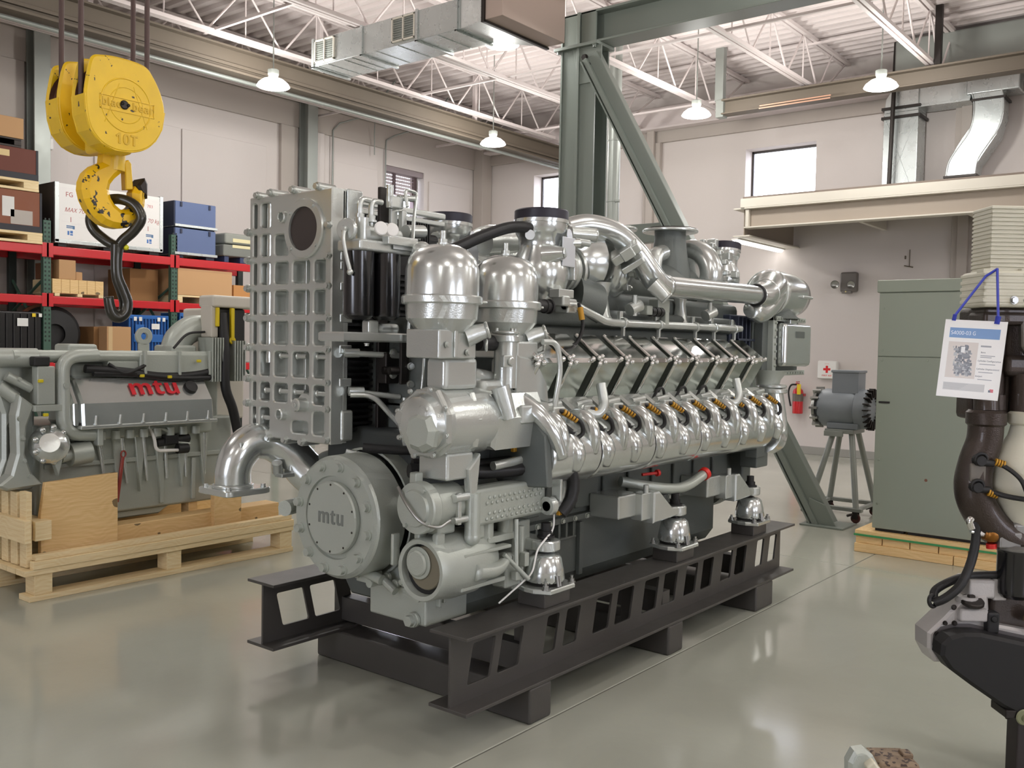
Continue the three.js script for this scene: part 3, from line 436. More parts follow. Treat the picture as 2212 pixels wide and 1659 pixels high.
// starter-like cylinder and finned cooler on the near side, coolant pump below
{
  const z = -2.57;
  const p = part('fuel_pump', [lathe([[0, 0.025], [0.07, 0.025], [0.075, 0.015], [0.1, 0.015], [0.104, 0.008], [0.104, -0.03], [0.088, -0.05], [0.085, -0.2], [0.06, -0.22], [0.06, -0.32], [0, -0.32]], [2.65, 0.955, z], [-1, 0, 0], 36, 0.45), bb(2.72, 2.82, 0.84, 0.9, z - 0.05, z + 0.05, 0.01), bb(2.66, 2.70, 1.04, 1.09, z - 0.06, z - 0.02, 0.006)], M.silverDull, E);
  for (let i = 0; i < 4; i++) { const a = i / 4 * 6.283 + 0.6; part('bolt', bolt([2.634, 0.955 + Math.cos(a) * 0.088, z + Math.sin(a) * 0.088], [-1, 0, 0], 0.008, 0.01), M.silverDull, p); }
  part('vent_pipe', hose([[2.63, 1.03, z - 0.09], [2.61, 0.97, z - 0.02], [2.62, 0.91, z + 0.05], [2.66, 0.89, z + 0.1], [2.72, 0.91, z + 0.11]], 0.007), M.steel, p);
  part('coupling', [rod([2.76, 0.99, z + 0.09], [2.86, 0.99, z + 0.09], 0.018), rod([2.76, 0.9, z + 0.09], [2.86, 0.9, z + 0.09], 0.014), bb(2.78, 2.8, 0.88, 1.01, z + 0.08, z + 0.1, 0.004)], M.silver, p);
  const c = part('oil_cooler', [bb(2.87, 3.34, 0.862, 1.015, -2.56, -2.45, 0.016)], M.silverDull, E);
  part('cooler_edge', [rod([2.87, 0.83, -2.475], [2.87, 1.0, -2.475], 0.032, 0.032, 18), ball([2.87, 0.82, -2.475], 0.034)], M.silverDull, c);
  const d = []; for (let i = 0; i < 24; i++) for (const [yy, k] of [[0.965, 0], [0.9, 1]]) d.push(ball([2.93 + i * 0.0165, yy + (i % 2 ? 0.011 : -0.011), -2.449], 0.0085, [1, 1, 0.7], 8));
  part('dimples', d, M.silverDull, c).userData.kind = 'stuff';
  part('cooler_feet', [rod([3.0, 0.78, -2.52], [3.0, 0.87, -2.52], 0.04), rod([3.14, 0.78, -2.52], [3.14, 0.87, -2.52], 0.035), bb(2.98, 3.17, 0.77, 0.8, -2.56, -2.48, 0.006), bb(2.9, 2.96, 0.8, 0.87, -2.55, -2.48, 0.01)], M.silverDull, c);
  part('outlet_elbow', [pipe([[3.3, 0.9, -2.42], [3.42, 0.9, -2.42], [3.44, 0.98, -2.42], [3.36, 1.05, -2.42]], 0.022, 0.05), disc([3.3, 0.9, -2.42], [1, 0, 0], 0.042, 0.04), bb(3.35, 3.365, 0.92, 1.04, -2.43, -2.38, 0.003)], M.silver, E);
  part('thin_line', pipe([[3.36, 0.88, -2.42], [3.36, 0.79, -2.42], [3.24, 0.72, -2.42], [3.21, 0.62, -2.42], [3.08, 0.5, -2.5]], 0.0045, 0.03, 6), M.white, E);
  part('wiring_loom', [hose([[2.75, 1.08, -2.72], [3.0, 1.06, -2.6], [3.25, 1.07, -2.47], [3.38, 1.09, -2.4], [3.44, 1.02, -2.38], [3.43, 0.92, -2.38], [3.38, 0.86, -2.4]], 0.03), hose([[2.8, 1.1, -2.75], [3.05, 1.09, -2.62], [3.3, 1.1, -2.5], [3.42, 1.08, -2.43]], 0.022), hose([[2.98, 1.06, -2.7], [3.15, 1.05, -2.6], [3.3, 1.12, -2.52]], 0.024), hose([[2.75, 1.15, -3.0], [2.9, 1.14, -2.85], [3.05, 1.16, -2.72]], 0.02)], M.rubber, E);
  part('oil_gallery_pipe', [pipe([[3.05, 1.09, -2.52], [3.3, 1.115, -2.48]], 0.02), pipe([[2.85, 1.07, -2.68], [3.15, 1.07, -2.56]], 0.013)], M.silver, E);
  for (const q of [[2.98, 1.09, -2.66], [3.19, 1.15, -2.52], [3.37, 0.865, -2.4]]) part('cable_tie', bx(q, [0.022, 0.022, 0.02]), M.yellowTag, E, 'small yellow tag');
  // pump with an open mouth
  const y = 0.70, zp = -2.58;
  const q = part('coolant_pump', [lathe([[0.105, 0.0], [0.122, 0.002], [0.128, -0.01], [0.128, -0.05], [0.14, -0.14], [0.138, -0.26], [0.11, -0.36], [0.06, -0.42], [0, -0.42], [0, -0.05], [0.1, -0.045], [0.105, 0]], [2.68, y, zp], [-1, 0, 0], 40, 0.5), sweep([[2.86, y - 0.02, zp + 0.13], [3.0, y - 0.03, zp + 0.13], [3.12, y + 0.0, zp + 0.1]], [0.035, 0.03, 0.02], 14, 10), bb(2.8, 3.1, y + 0.045, y + 0.06, zp + 0.08, zp + 0.13, 0.005), bb(2.8, 3.08, y - 0.095, y - 0.075, zp + 0.06, zp + 0.115, 0.005)], M.silverDull, E);
  part('pump_mouth', [disc([2.715, y, zp], [-1, 0, 0], 0.104, 0.006)], M.black, q); part('pump_plate', [disc([2.71, y + 0.008, zp + 0.012], [-1, 0, 0], 0.088, 0.016)], mat(S(128, 122, 106), 0.45, 0.4), q);
  part('rotor', [disc([2.692, y + 0.025, zp - 0.02], [-1, 0, 0], 0.052, 0.02, 0.006), disc([2.692, y + 0.025, zp - 0.02], [-1, 0, 0], 0.066, 0.006, 0.002)], M.silverDull, q);
  for (const g of [bb(2.69, 2.74, y + 0.115, y + 0.165, zp - 0.05, zp - 0.02, 0.008), bb(2.7, 2.75, y + 0.1, y + 0.15, zp + 0.04, zp + 0.07, 0.008), bb(2.66, 2.7, y + 0.0, y + 0.13, zp - 0.15, zp - 0.135, 0.004), rod([2.72, y - 0.13, zp - 0.06], [2.78, y - 0.13, zp - 0.06], 0.02)]) part('pump_lug', g, M.silverDull, q);
  part('control_linkage', [rod([3.14, 0.86, -2.46], [3.12, 0.66, -2.44], 0.01), rod([3.06, 0.72, -2.46], [3.18, 0.6, -2.42], 0.01), bb(3.1, 3.2, 0.56, 0.7, -2.56, -2.48, 0.01), rod([3.2, 0.82, -2.48], [3.2, 0.58, -2.48], 0.014), bx([3.14, 0.62, -2.45], [0.05, 0.04, 0.03]), bx([3.19, 0.68, -2.45], [0.03, 0.06, 0.03]), bb(3.2, 3.32, 0.53, 0.83, -2.62, -2.52, 0.008)], M.silverDull, E);
}
// more small pipes and plugs between the front plate and the oil housings
{
  part('gauge_panel', bb(2.84, 2.985, 2.005, 2.062, -2.925, -2.918, 0.002), mat(S(214, 216, 214), 0.4, 0.2), E, 'pale rectangular plate');
  part('slim_pipe', pipe([[2.99, 2.0, -2.86], [2.985, 1.75, -2.86], [2.97, 1.45, -2.86], [2.96, 1.25, -2.88]], 0.008, 0.05, 8), M.silver, E);
  part('slim_pipe', pipe([[2.93, 1.33, -2.9], [2.9, 1.2, -2.9], [2.93, 1.08, -2.88], [3.0, 1.06, -2.85]], 0.02, 0.08, 12), M.silver, E);
  part('slim_pipe', pipe([[2.84, 1.13, -2.98], [2.95, 1.04, -2.9], [3.0, 1.03, -2.7]], 0.008, 0.04, 8), M.silver, E);
  for (const [x, y, z] of [[2.95, 1.56, -3.03], [2.95, 1.46, -3.03], [2.99, 1.6, -2.96], [2.99, 1.5, -2.96], [2.99, 1.42, -2.96]]) part('fitting', bolt([x, y, z], [-0.3, 0, 1], 0.014, 0.02), M.silver, E);
  for (const [x, y] of [[2.68, 1.6], [2.8, 1.57], [2.82, 1.63]]) part('bolt', bolt([x, y, -2.455], [0, 0, 1], 0.011, 0.012), M.silver, E);
}
// cylinder rows: heads, chrome covers, runners, hoses
{
  for (let i = 0; i < 10; i++) {
    const x = XI(i), w = 0.1;
    part('cylinder_head', [ext([[-2.50, 1.365], [-2.43, 1.315], [-2.44, 1.24], [-2.52, 1.2], [-2.72, 1.2], [-2.72, 1.36]], 'zy', x - 0.1, x + 0.1, 0.012), bb(x - 0.06, x + 0.03, 1.29, 1.335, -2.44, -2.40, 0.008), rod([x - 0.07, 1.335, -2.45], [x + 0.05, 1.345, -2.45], 0.016)], M.silver, E);
    const c = part('valve_cover', [ext([[-2.457, 1.525], [-2.464, 1.544], [-2.60, 1.645], [-2.635, 1.645], [-2.72, 1.5], [-2.60, 1.335], [-2.556, 1.347]], 'zy', x - w, x + w - 0.02, 0.012)], M.polished, E);
    part('chrome_top', ext([[-2.447, 1.528], [-2.456, 1.55], [-2.603, 1.661], [-2.622, 1.636], [-2.49, 1.537]], 'zy', x - w - 0.008, x + w - 0.026, 0.005), M.chrome, c);
    const o = x - w - 0.006; part('chrome_rim', [rod([o, 1.655, -2.60], [o, 1.54, -2.452], 0.0115, 0.0115, 8), rod([o, 1.535, -2.45], [o, 1.345, -2.553], 0.0115, 0.0115, 8), ball([o, 1.537, -2.45], 0.011, [1, 1, 1], 8)], M.chrome, c);
    for (const [dx, y, z] of [[-0.122, 1.55, -2.452], [-0.095, 1.556, -2.452], [-0.118, 1.522, -2.45], [-0.085, 1.53, -2.44], [0.065, 1.545, -2.446], [-0.105, 1.35, -2.545], [-0.04, 1.35, -2.545], [-0.1, 1.655, -2.6]]) part('cap_bolt', [ball([x + dx, y, z], 0.014, [1, 1, 1], 10)], M.chrome, c);
    part('intake_runner', sweep([[x - 0.075, 1.26, -2.5], [x - 0.075, 1.29, -2.43], [x - 0.072, 1.265, -2.372], [x - 0.068, 1.2, -2.345], [x - 0.066, 1.12, -2.355]], [0.04, 0.036, 0.034, 0.032, 0.026], 16, 12), M.silverSmooth, E);
    part('port_bulge', [sweep([[x + 0.045, 1.225, -2.46], [x + 0.045, 1.19, -2.405], [x + 0.045, 1.13, -2.355], [x + 0.045, 1.05, -2.36]], [0.042, 0.05, 0.048, 0.026], 12, 12), orient(new THREE.CylinderGeometry(0.034, 0.034, 0.02, 12), [0, 0.85, 0.5], [x + 0.05, 1.235, -2.39])], M.silverSmooth, E);
    const h = part('injector_hose', [hose([[x - 0.03, 1.325, -2.42], [x + 0.03, 1.30, -2.375], [x + 0.075, 1.26, -2.345], [x + 0.085, 1.215, -2.345], [x + 0.055, 1.195, -2.36]], 0.0105, 18, 7), rod([x - 0.02, 1.27, -2.40], [x + 0.045, 1.215, -2.37], 0.015)], M.rubber, E);
    const g = []; for (let k = 0; k < 5; k++) { const s = k / 4; g.push(rod([x + 0.0 + s * 0.05, 1.313 - s * 0.032, -2.392 + s * 0.028], [x + 0.008 + s * 0.05, 1.308 - s * 0.032, -2.388 + s * 0.028], 0.015, 0.015, 8)); }
    part('ribbed_sleeve', g, M.yellowTag, h, 'amber ribbed sleeve');
  }
  // lower collecting pipe in five lengths
  for (let i = 0; i < 5; i++) {
    const a = i ? 3.62 + (i - 1) * 0.489 : 3.24, b = 3.62 + i * 0.489 - 0.012;
    part('collector_pipe', [lathe([[0, 0], [0.136, 0], [0.142, 0.008], [0.142, b - a - 0.008], [0.136, b - a], [0, b - a]], [a, 1.122, -2.475], [1, 0, 0], 40, 0.6)], M.silverSmooth, E);
    part('seal_ring', ring([b, 1.122, -2.475], [1, 0, 0], 0.1, 0.137, 0.012, 0.002, 36), M.rubber, E);
  }
  part('front_end_plate', [ext([[-2.72, 1.38], [-2.52, 1.38], [-2.36, 1.22], [-2.34, 1.0], [-2.6, 0.98], [-2.72, 1.1]], 'zy', 3.2, 3.24, 0.006)], M.silverShaded, E);
  part('front_runner', sweep([[3.2, 1.36, -2.5], [3.22, 1.30, -2.4], [3.25, 1.22, -2.35], [3.29, 1.12, -2.335]], [0.05, 0.04, 0.035, 0.03], 14, 12), M.silverSmooth, E);
  // lifting eyes between the covers
  for (const x of [XI(1) + 0.02, XI(7) - 0.0]) part('lifting_eye', [pipe([[x - 0.06, 1.3, -2.42], [x + 0.0, 1.285, -2.38], [x + 0.035, 1.33, -2.37], [x + 0.045, 1.43, -2.40]], 0.024, 0.05, 10), disc([x - 0.06, 1.3, -2.46], [0, 0, 1], 0.04, 0.05)], M.silver, E);
  for (let k = 0; k < 3; k++) part('wiring_loop', hose([[XI(4 + k) - 0.06, 1.34, -2.47], [XI(4 + k) - 0.05, 1.385, -2.45], [XI(4 + k), 1.39, -2.45], [XI(4 + k) + 0.04, 1.35, -2.46]], 0.008, 14, 6), M.rubber, E);
  // valley casting behind the covers, in silver darkened for the shade there
  part('valley_casting', [bb(3.3, 5.8, 1.6, 1.72, -3.25, -2.72, 0.03), bb(3.45, 5.75, 1.7, 1.8, -2.85, -2.68, 0.03)], M.silverShaded, E);
}
// long slim rail with brackets above the covers
{
  const p = part('fuel_rail', [pipe([[3.75, 1.80, -2.6], [4.03, 1.727, -2.6], [5.6, 1.735, -2.6]], 0.021, 0.06, 14)], M.silver, E);
  for (const x of [4.18, 4.55, 4.98, 5.22, 5.5]) part('rail_clamp', [ring([x, 1.73, -2.6], [1, 0, 0], 0.018, 0.029, 0.022), bb(x + 0.002, x + 0.018, 1.66, 1.72, -2.61, -2.59, 0.003), bb(x - 0.005, x + 0.025, 1.74, 1.79, -2.63, -2.61, 0.003)], M.silver, p);
  part('sensor_lead', hose([[3.72, 1.81, -2.56], [3.73, 1.7, -2.54], [3.68, 1.62, -2.54], [3.62, 1.6, -2.55]], 0.009, 18, 7), M.rubber, E);
  part('sensor_sleeve', rod([3.725, 1.79, -2.555], [3.73, 1.73, -2.545], 0.014), M.yellowTag, E, 'yellow sleeve');
  part('pump_bracket', [bb(3.56, 3.68, 1.83, 1.87, -2.62, -2.56, 0.004), bb(3.58, 3.64, 1.79, 1.84, -2.62, -2.55, 0.01), bb(3.66, 3.74, 1.76, 1.83, -2.66, -2.58, 0.01), rod([3.66, 1.8, -2.6], [3.74, 1.8, -2.6], 0.024)], M.silver, E);
  part('rubber_joint', [rod([3.38, 1.79, -2.62], [3.54, 1.785, -2.6], 0.028), ring([3.5, 1.786, -2.605], [1, 0, 0], 0.026, 0.033, 0.018), ring([3.53, 1.786, -2.6], [1, 0, 0], 0.026, 0.035, 0.012)], M.rubber, E);
  part('governor_block', [bb(4.55, 4.68, 1.80, 1.87, -2.66, -2.6, 0.004), rod([4.42, 1.80, -2.6], [4.6, 1.80, -2.6], 0.018), bb(4.4, 4.46, 1.78, 1.83, -2.63, -2.58, 0.006), bb(4.6, 4.64, 1.73, 1.8, -2.62, -2.58, 0.004)], M.silverDull, E);
  part('rubber_sleeves', [0, 1, 2].map((k) => rod([4.46 + k * 0.045, 1.80, -2.6], [4.495 + k * 0.045, 1.80, -2.6], 0.026)), M.rubber, E);
  for (const [x, s] of [[4.15, 1], [5.02, 0.8]]) for (const g of [lathe([[0.075 * s, 0], [0.055 * s, 0.03], [0.04 * s, 0.12], [0.06 * s, 0.2]], [x, 1.74, -2.72], [0, 1, 0.0], 20, 1), rod([x + 0.13, 1.8, -2.62], [x + 0.2, 1.83, -2.6], 0.035), rod([x + 0.15, 1.77, -2.6], [x + 0.15, 1.88, -2.6], 0.014)]) part('turbo_foot', g, M.silver, E);
}
// turbochargers: intake necks with dark caps, volutes, charge pipe
function intake(x, z, s, yTop, lean) {
  const p = part('air_intake', [lathe([[0.125 * s, 0], [0.128 * s, -0.06 * s], [0.122 * s, -0.07 * s], [0.11 * s, -0.09 * s], [0.105 * s, -0.14 * s], [0.135 * s, -0.2 * s], [0.142 * s, -0.27 * s], [0.12 * s, -0.36 * s], [0.06 * s, -0.42 * s]], [x, yTop - 0.045, z], [lean, 1, 0], 36, 1), lathe([[0.132 * s, 0.005], [0.132 * s, -0.012], [0.12 * s, -0.014]], [x, yTop - 0.05, z], [lean, 1, 0], 36)], M.silverSmooth, E);
  part('intake_cap', lathe([[0, 0.052], [0.125 * s, 0.052], [0.131 * s, 0.046], [0.131 * s, 0], [0, 0]], [x, yTop - 0.05, z], [lean, 1, 0], 40), M.capBlack, p, 'black rubber cap');
  return p;
}
{
  const a = intake(3.65, -2.74, 1.0, 2.252, 0), b = intake(3.69, -3.39, 1.0, 2.285, 0), c = intake(6.02, -2.92, 0.78, 2.335, 0.1);
  for (const [p, x, z, y] of [[a, 3.65, -2.74, 2.252], [b, 3.69, -3.39, 2.285]]) {
    part('sensor_cone', [rod([x - 0.06, y - 0.22, z + 0.07], [x - 0.03, y - 0.21, z + 0.16], 0.06, 0.028), disc([x - 0.03, y - 0.21, z + 0.16], [0.3, 0.1, 1], 0.024, 0.008)], M.silverSmooth, p);
    part('cover_tag', [disc([x + 0.06, y - 0.12, z + 0.12], [0.3, 0.1, 1], 0.034, 0.01), bb(x - 0.015, x + 0.09, y - 0.27, y - 0.13, z + 0.135, z + 0.142, 0.01)], mat(S(205, 208, 214), 0.35, 0.3), p);
    part('boss', [rod([x + 0.03, y - 0.16, z + 0.1], [x + 0.12, y - 0.15, z + 0.14], 0.022), rod([x - 0.14, y - 0.13, z + 0.04], [x - 0.1, y - 0.13, z + 0.02], 0.024), bb(x + 0.1, x + 0.12, y - 0.33, y - 0.23, z + 0.08, z + 0.13, 0.004)], M.silverSmooth, p);
  }
  part('breather_hose', hose([[3.02, 1.99, -2.85], [3.1, 2.02, -2.82], [3.25, 2.09, -2.78], [3.42, 2.15, -2.74], [3.54, 2.155, -2.72], [3.6, 2.14, -2.70]], 0.027, 28, 12), M.rubber, E);
  part('hose_clip', [ring([3.54, 2.155, -2.72], [1, -0.1, 0.2], 0.026, 0.031, 0.012), rod([3.55, 2.15, -2.72], [3.62, 2.14, -2.70], 0.028)], M.steel, E);
  part('breather_hose', hose([[3.3, 2.12, -3.4], [3.42, 2.13, -3.38], [3.58, 2.135, -3.36]], 0.03, 10, 12), M.rubber, E);
  for (const g of [rod([3.02, 1.995, -2.86], [2.98, 1.985, -2.87], 0.032), ball([2.95, 2.0, -2.86], 0.045), rod([2.99, 2.1, -3.0], [3.1, 2.11, -3.0], 0.03)]) part('hose_nipple', g, M.silver, E);
  // near turbo
  const t = part('turbo_volute', [tor([4.34, 2.06, -2.88], [1, 0, 0], 0.14, 0.09, 36, 6.283, 16), lathe([[0.2, 0], [0.19, 0.05], [0.12, 0.09], [0, 0.09]], [4.4, 2.06, -2.88], [1, 0, 0], 32, 1), lathe([[0.19, 0], [0.15, 0.06], [0.1, 0.1], [0.1, 0.2]], [4.12, 2.05, -2.84], [-1, 0, 0], 32, 1)], M.silverSmooth, E);
  for (const [x, r, k] of [[3.86, 0.125, 0.035], [3.91, 0.118, 0.025], [3.95, 0.128, 0.02]]) part('clamp_ring', ring([x, 1.99, -2.8], [1, 0.05, 0], r - 0.03, r, k, 0.008, 36), M.silver, t);
  part('bearing_drum', [rod([3.78, 1.985, -2.8], [4.05, 2.0, -2.82], 0.1, 0.1, 28), rod([3.95, 1.85, -2.78], [4.1, 1.82, -2.72], 0.13, 0.11, 24)], M.silverShaded, t);
  part('oil_boss', [rod([3.86, 2.165, -2.72], [3.99, 2.165, -2.66], 0.036), ring([3.99, 2.165, -2.66], [0.6, 0, 0.4], 0.014, 0.037, 0.012), rod([3.82, 2.12, -2.66], [3.9, 2.115, -2.63], 0.018)], M.silver, t);
  const rim = []; for (let k = 0; k < 9; k++) { const a = -0.6 + k * 0.35; rim.push([4.38, 2.06 + Math.cos(a) * 0.232, -2.88 + Math.sin(a) * 0.232]); }
  pieces('volute_bolt', [bolt([0, 0, 0], [1, 0, 0], 0.014, 0.03), bx([-0.01, 0, 0], [0.04, 0.035, 0.035], 0.008)], M.silver, t, rim);
  part('pad', [bx([4.46, 2.22, -2.8], [0.05, 0.05, 0.08]), bx([4.5, 2.05, -2.7], [0.04, 0.06, 0.05])], M.silver, t);
  const dn = part('charge_downpipe', [sweep([[3.92, 2.2, -2.8], [4.05, 2.225, -2.74], [4.2, 2.19, -2.66], [4.3, 2.1, -2.6], [4.38, 2.0, -2.56], [4.45, 1.95, -2.55], [4.54, 1.935, -2.55]], [0.05, 0.062, 0.064, 0.064, 0.065, 0.066, 0.064], 34, 24)], M.silverSmooth, E);
  part('flange_block', [orient(new RoundedBoxGeometry(0.16, 0.05, 0.17, 1, 0.008), [0.5, -0.75, 0.3], [4.2, 2.1, -2.6]), orient(new RoundedBoxGeometry(0.13, 0.035, 0.16, 1, 0.008), [0.5, -0.75, 0.3], [4.235, 2.045, -2.58]), orient(new RoundedBoxGeometry(0.07, 0.06, 0.04, 1, 0.008), [0.5, -0.75, 0.3], [4.12, 2.08, -2.54])], M.silver, dn);
  part('drain_boss', [rod([4.36, 1.94, -2.53], [4.4, 1.87, -2.47], 0.045, 0.034), disc([4.4, 1.87, -2.47], [0.4, -0.7, 0.6], 0.036, 0.012)], M.silver, dn);
  part('charge_pipe', [rod([4.52, 1.938, -2.55], [5.72, 1.955, -2.55], 0.06, 0.06, 32), ring([4.5, 1.937, -2.55], [1, 0.01, 0], 0.05, 0.069, 0.025, 0.006, 32)], M.silverSmooth, E);
  part('clamp_ring', [ring([5.7, 1.955, -2.55], [1, 0, 0], 0.055, 0.072, 0.02, 0.005, 32)], M.rubber, E);
  part('charge_elbow', [sweep([[5.72, 1.955, -2.55], [5.84, 1.965, -2.55], [5.94, 2.0, -2.57], [6.04, 2.03, -2.6], [6.14, 2.02, -2.64]], [0.066, 0.085, 0.1, 0.115, 0.12], 24, 28), tor([5.88, 1.975, -2.56], [0.9, 0.25, -0.1], 0.09, 0.01, 32)], M.silverSmooth, E);
  part('charge_elbow', [sweep([[5.72, 1.87, -2.58], [5.82, 1.85, -2.58], [5.95, 1.9, -2.58], [6.06, 1.97, -2.6], [6.16, 1.99, -2.64]], [0.06, 0.075, 0.085, 0.1, 0.12], 22, 24)], M.silverSmooth, E);
  const dr = part('air_drum', [lathe([[0, 0.0], [0.13, 0.0], [0.15, 0.02], [0.158, 0.08], [0.158, 0.36], [0.145, 0.46], [0.1, 0.53], [0, 0.55]], [6.1, 1.99, -2.66], [1, 0, 0], 44, 0.9)], M.silverSmooth, E);
  part('drum_rib', [bb(6.34, 6.52, 1.965, 1.985, -2.515, -2.48, 0.008), tor([6.13, 1.99, -2.66], [1, 0, 0], 0.15, 0.012, 36), bb(6.15, 6.4, 2.142, 2.152, -2.7, -2.64, 0.003)], M.silver, dr);
  part('drum_neck', [lathe([[0.11, 0], [0.14, -0.05], [0.19, -0.09]], [6.28, 1.91, -2.68], [0, 1, 0], 30, 1)], M.silverShaded, dr);
  // far turbo and exhaust outlet
  const v2 = part('turbo_volute', [tor([5.62, 2.09, -2.98], [1, 0, 0], 0.15, 0.085, 36, 6.283, 16), lathe([[0.21, 0], [0.19, 0.05], [0.12, 0.1], [0.1, 0.2]], [5.68, 2.09, -2.98], [1, 0, 0], 32, 1), lathe([[0.16, 0], [0.13, 0.03], [0.05, 0.05], [0, 0.05]], [5.58, 2.09, -2.98], [-1, 0, 0], 32, 0.6)], M.silverSmooth, E);
  const rim2 = []; for (let k = 0; k < 9; k++) { const a = -0.4 + k * 0.32; rim2.push([5.7, 2.09 + Math.cos(a) * 0.23, -2.98 + Math.sin(a) * 0.23]); }
  pieces('volute_bolt', [bolt([0, 0, 0], [1, 0, 0], 0.014, 0.03), bx([-0.01, 0, 0], [0.04, 0.035, 0.035], 0.008)], M.silver, v2, rim2);
  part('pad', [bx([5.8, 2.22, -2.8], [0.06, 0.06, 0.06], 0.01), bx([5.84, 2.1, -2.76], [0.05, 0.05, 0.05], 0.01), bx([5.86, 2.32, -2.94], [0.05, 0.06, 0.07], 0.01)], M.silver, v2);
  const ex = part('exhaust_outlet', [lathe([[0.1, 2.35], [0.1, 2.3], [0.115, 2.18], [0.135, 2.08], [0.14, 1.98]], [5.38, 0, -3.0], [0, 1, 0], 36, 1)], M.silverShaded, E);
  part('outlet_flange', [ring([5.38, 2.345, -3.0], [0, 1, 0], 0.09, 0.178, 0.018, 0.004, 48)], M.silver, ex);
  part('outlet_lid', [disc([5.38, 2.363, -3.0], [0, 1, 0], 0.17, 0.006, 0.002, 40)], M.darkSteel, ex);
  const ex2 = part('exhaust_outlet', [lathe([[0.1, 2.36], [0.1, 2.3], [0.12, 2.1], [0.13, 1.98]], [5.2, 0, -3.34], [0, 1, 0], 30, 1)], M.silver, E);
  part('outlet_flange', [ring([5.2, 2.36, -3.34], [0, 1, 0], 0.09, 0.175, 0.018, 0.004, 40)], M.silver, ex2);
  for (const g of [pipe([[5.0, 2.05, -2.9], [5.05, 2.17, -2.92], [5.2, 2.2, -2.95]], 0.05, 0.08), ball([4.72, 2.1, -2.85], 0.05), rod([4.66, 2.0, -2.8], [4.72, 2.12, -2.82], 0.02), bx([4.62, 2.14, -2.84], [0.08, 0.05, 0.06], 0.01), bx([4.68, 2.02, -2.76], [0.06, 0.08, 0.05], 0.01)]) part('wastegate_piece', g, M.silver, E);
  part('exhaust_manifold', [rod([4.3, 1.98, -2.98], [5.6, 2.0, -3.0], 0.14, 0.14, 26), bb(4.0, 5.9, 1.72, 1.9, -3.4, -2.75, 0.04)], M.silverShaded, E);
  part('far_turbo', [tor([4.05, 2.06, -3.4], [1, 0, 0], 0.13, 0.085, 30, 6.283, 14), rod([3.75, 2.0, -3.38], [4.05, 2.0, -3.38], 0.11, 0.11, 24), rod([3.7, 2.13, -3.14], [3.9, 2.15, -3.1], 0.07, 0.06, 18), bb(3.5, 4.2, 1.75, 1.95, -3.5, -2.85, 0.04)], M.silver, E);
}
// intercooler at the rear
{
  const p = part('intercooler', [bb(5.95, 6.56, 1.44, 1.82, -3.5, -2.6, 0.006), bb(5.92, 5.97, 1.45, 1.81, -3.5, -2.66, 0.004)], M.silverShaded, E);
  part('rim_frame', [bb(6.03, 6.6, 1.80, 1.835, -3.5, -2.56, 0.004), bb(6.03, 6.6, 1.43, 1.465, -3.5, -2.56, 0.004), bb(6.03, 6.085, 1.43, 1.835, -2.62, -2.56, 0.004)], M.silverDull, p);
  const b = []; for (let k = 0; k < 12; k++) { b.push([6.06 + k * 0.045, 1.818, -2.56], [6.06 + k * 0.045, 1.447, -2.56]); } for (let k = 0; k < 7; k++) b.push([6.058, 1.5 + k * 0.048, -2.56]);
  pieces('rim_bolt', bolt([0, 0, 0], [0, 0, 1], 0.0085, 0.012), M.silverDull, p, b);
  const f = []; for (let k = 0; k < 5; k++) f.push(bb(5.70 + k * 0.06, 5.712 + k * 0.06, 1.5, 1.82, -2.7, -2.66, 0.003)); f.push(bb(5.7, 6.0, 1.66, 1.675, -2.7, -2.655, 0.003));
  part('side_fins', [...f, bb(5.66, 5.98, 1.46, 1.83, -3.3, -2.7, 0.01)], mat(S(60, 66, 82), 0.45, 0.4), p);
  part('cover_panel', [bb(6.1, 6.57, 1.492, 1.79, -2.58, -2.5, 0.03), bb(6.22, 6.34, 1.785, 1.815, -2.57, -2.52, 0.004)], M.silverSmooth, p);
  part('maker_plate', bb(6.26, 6.42, 1.69, 1.735, -2.502, -2.497, 0.001), M.silverShaded, p);
}
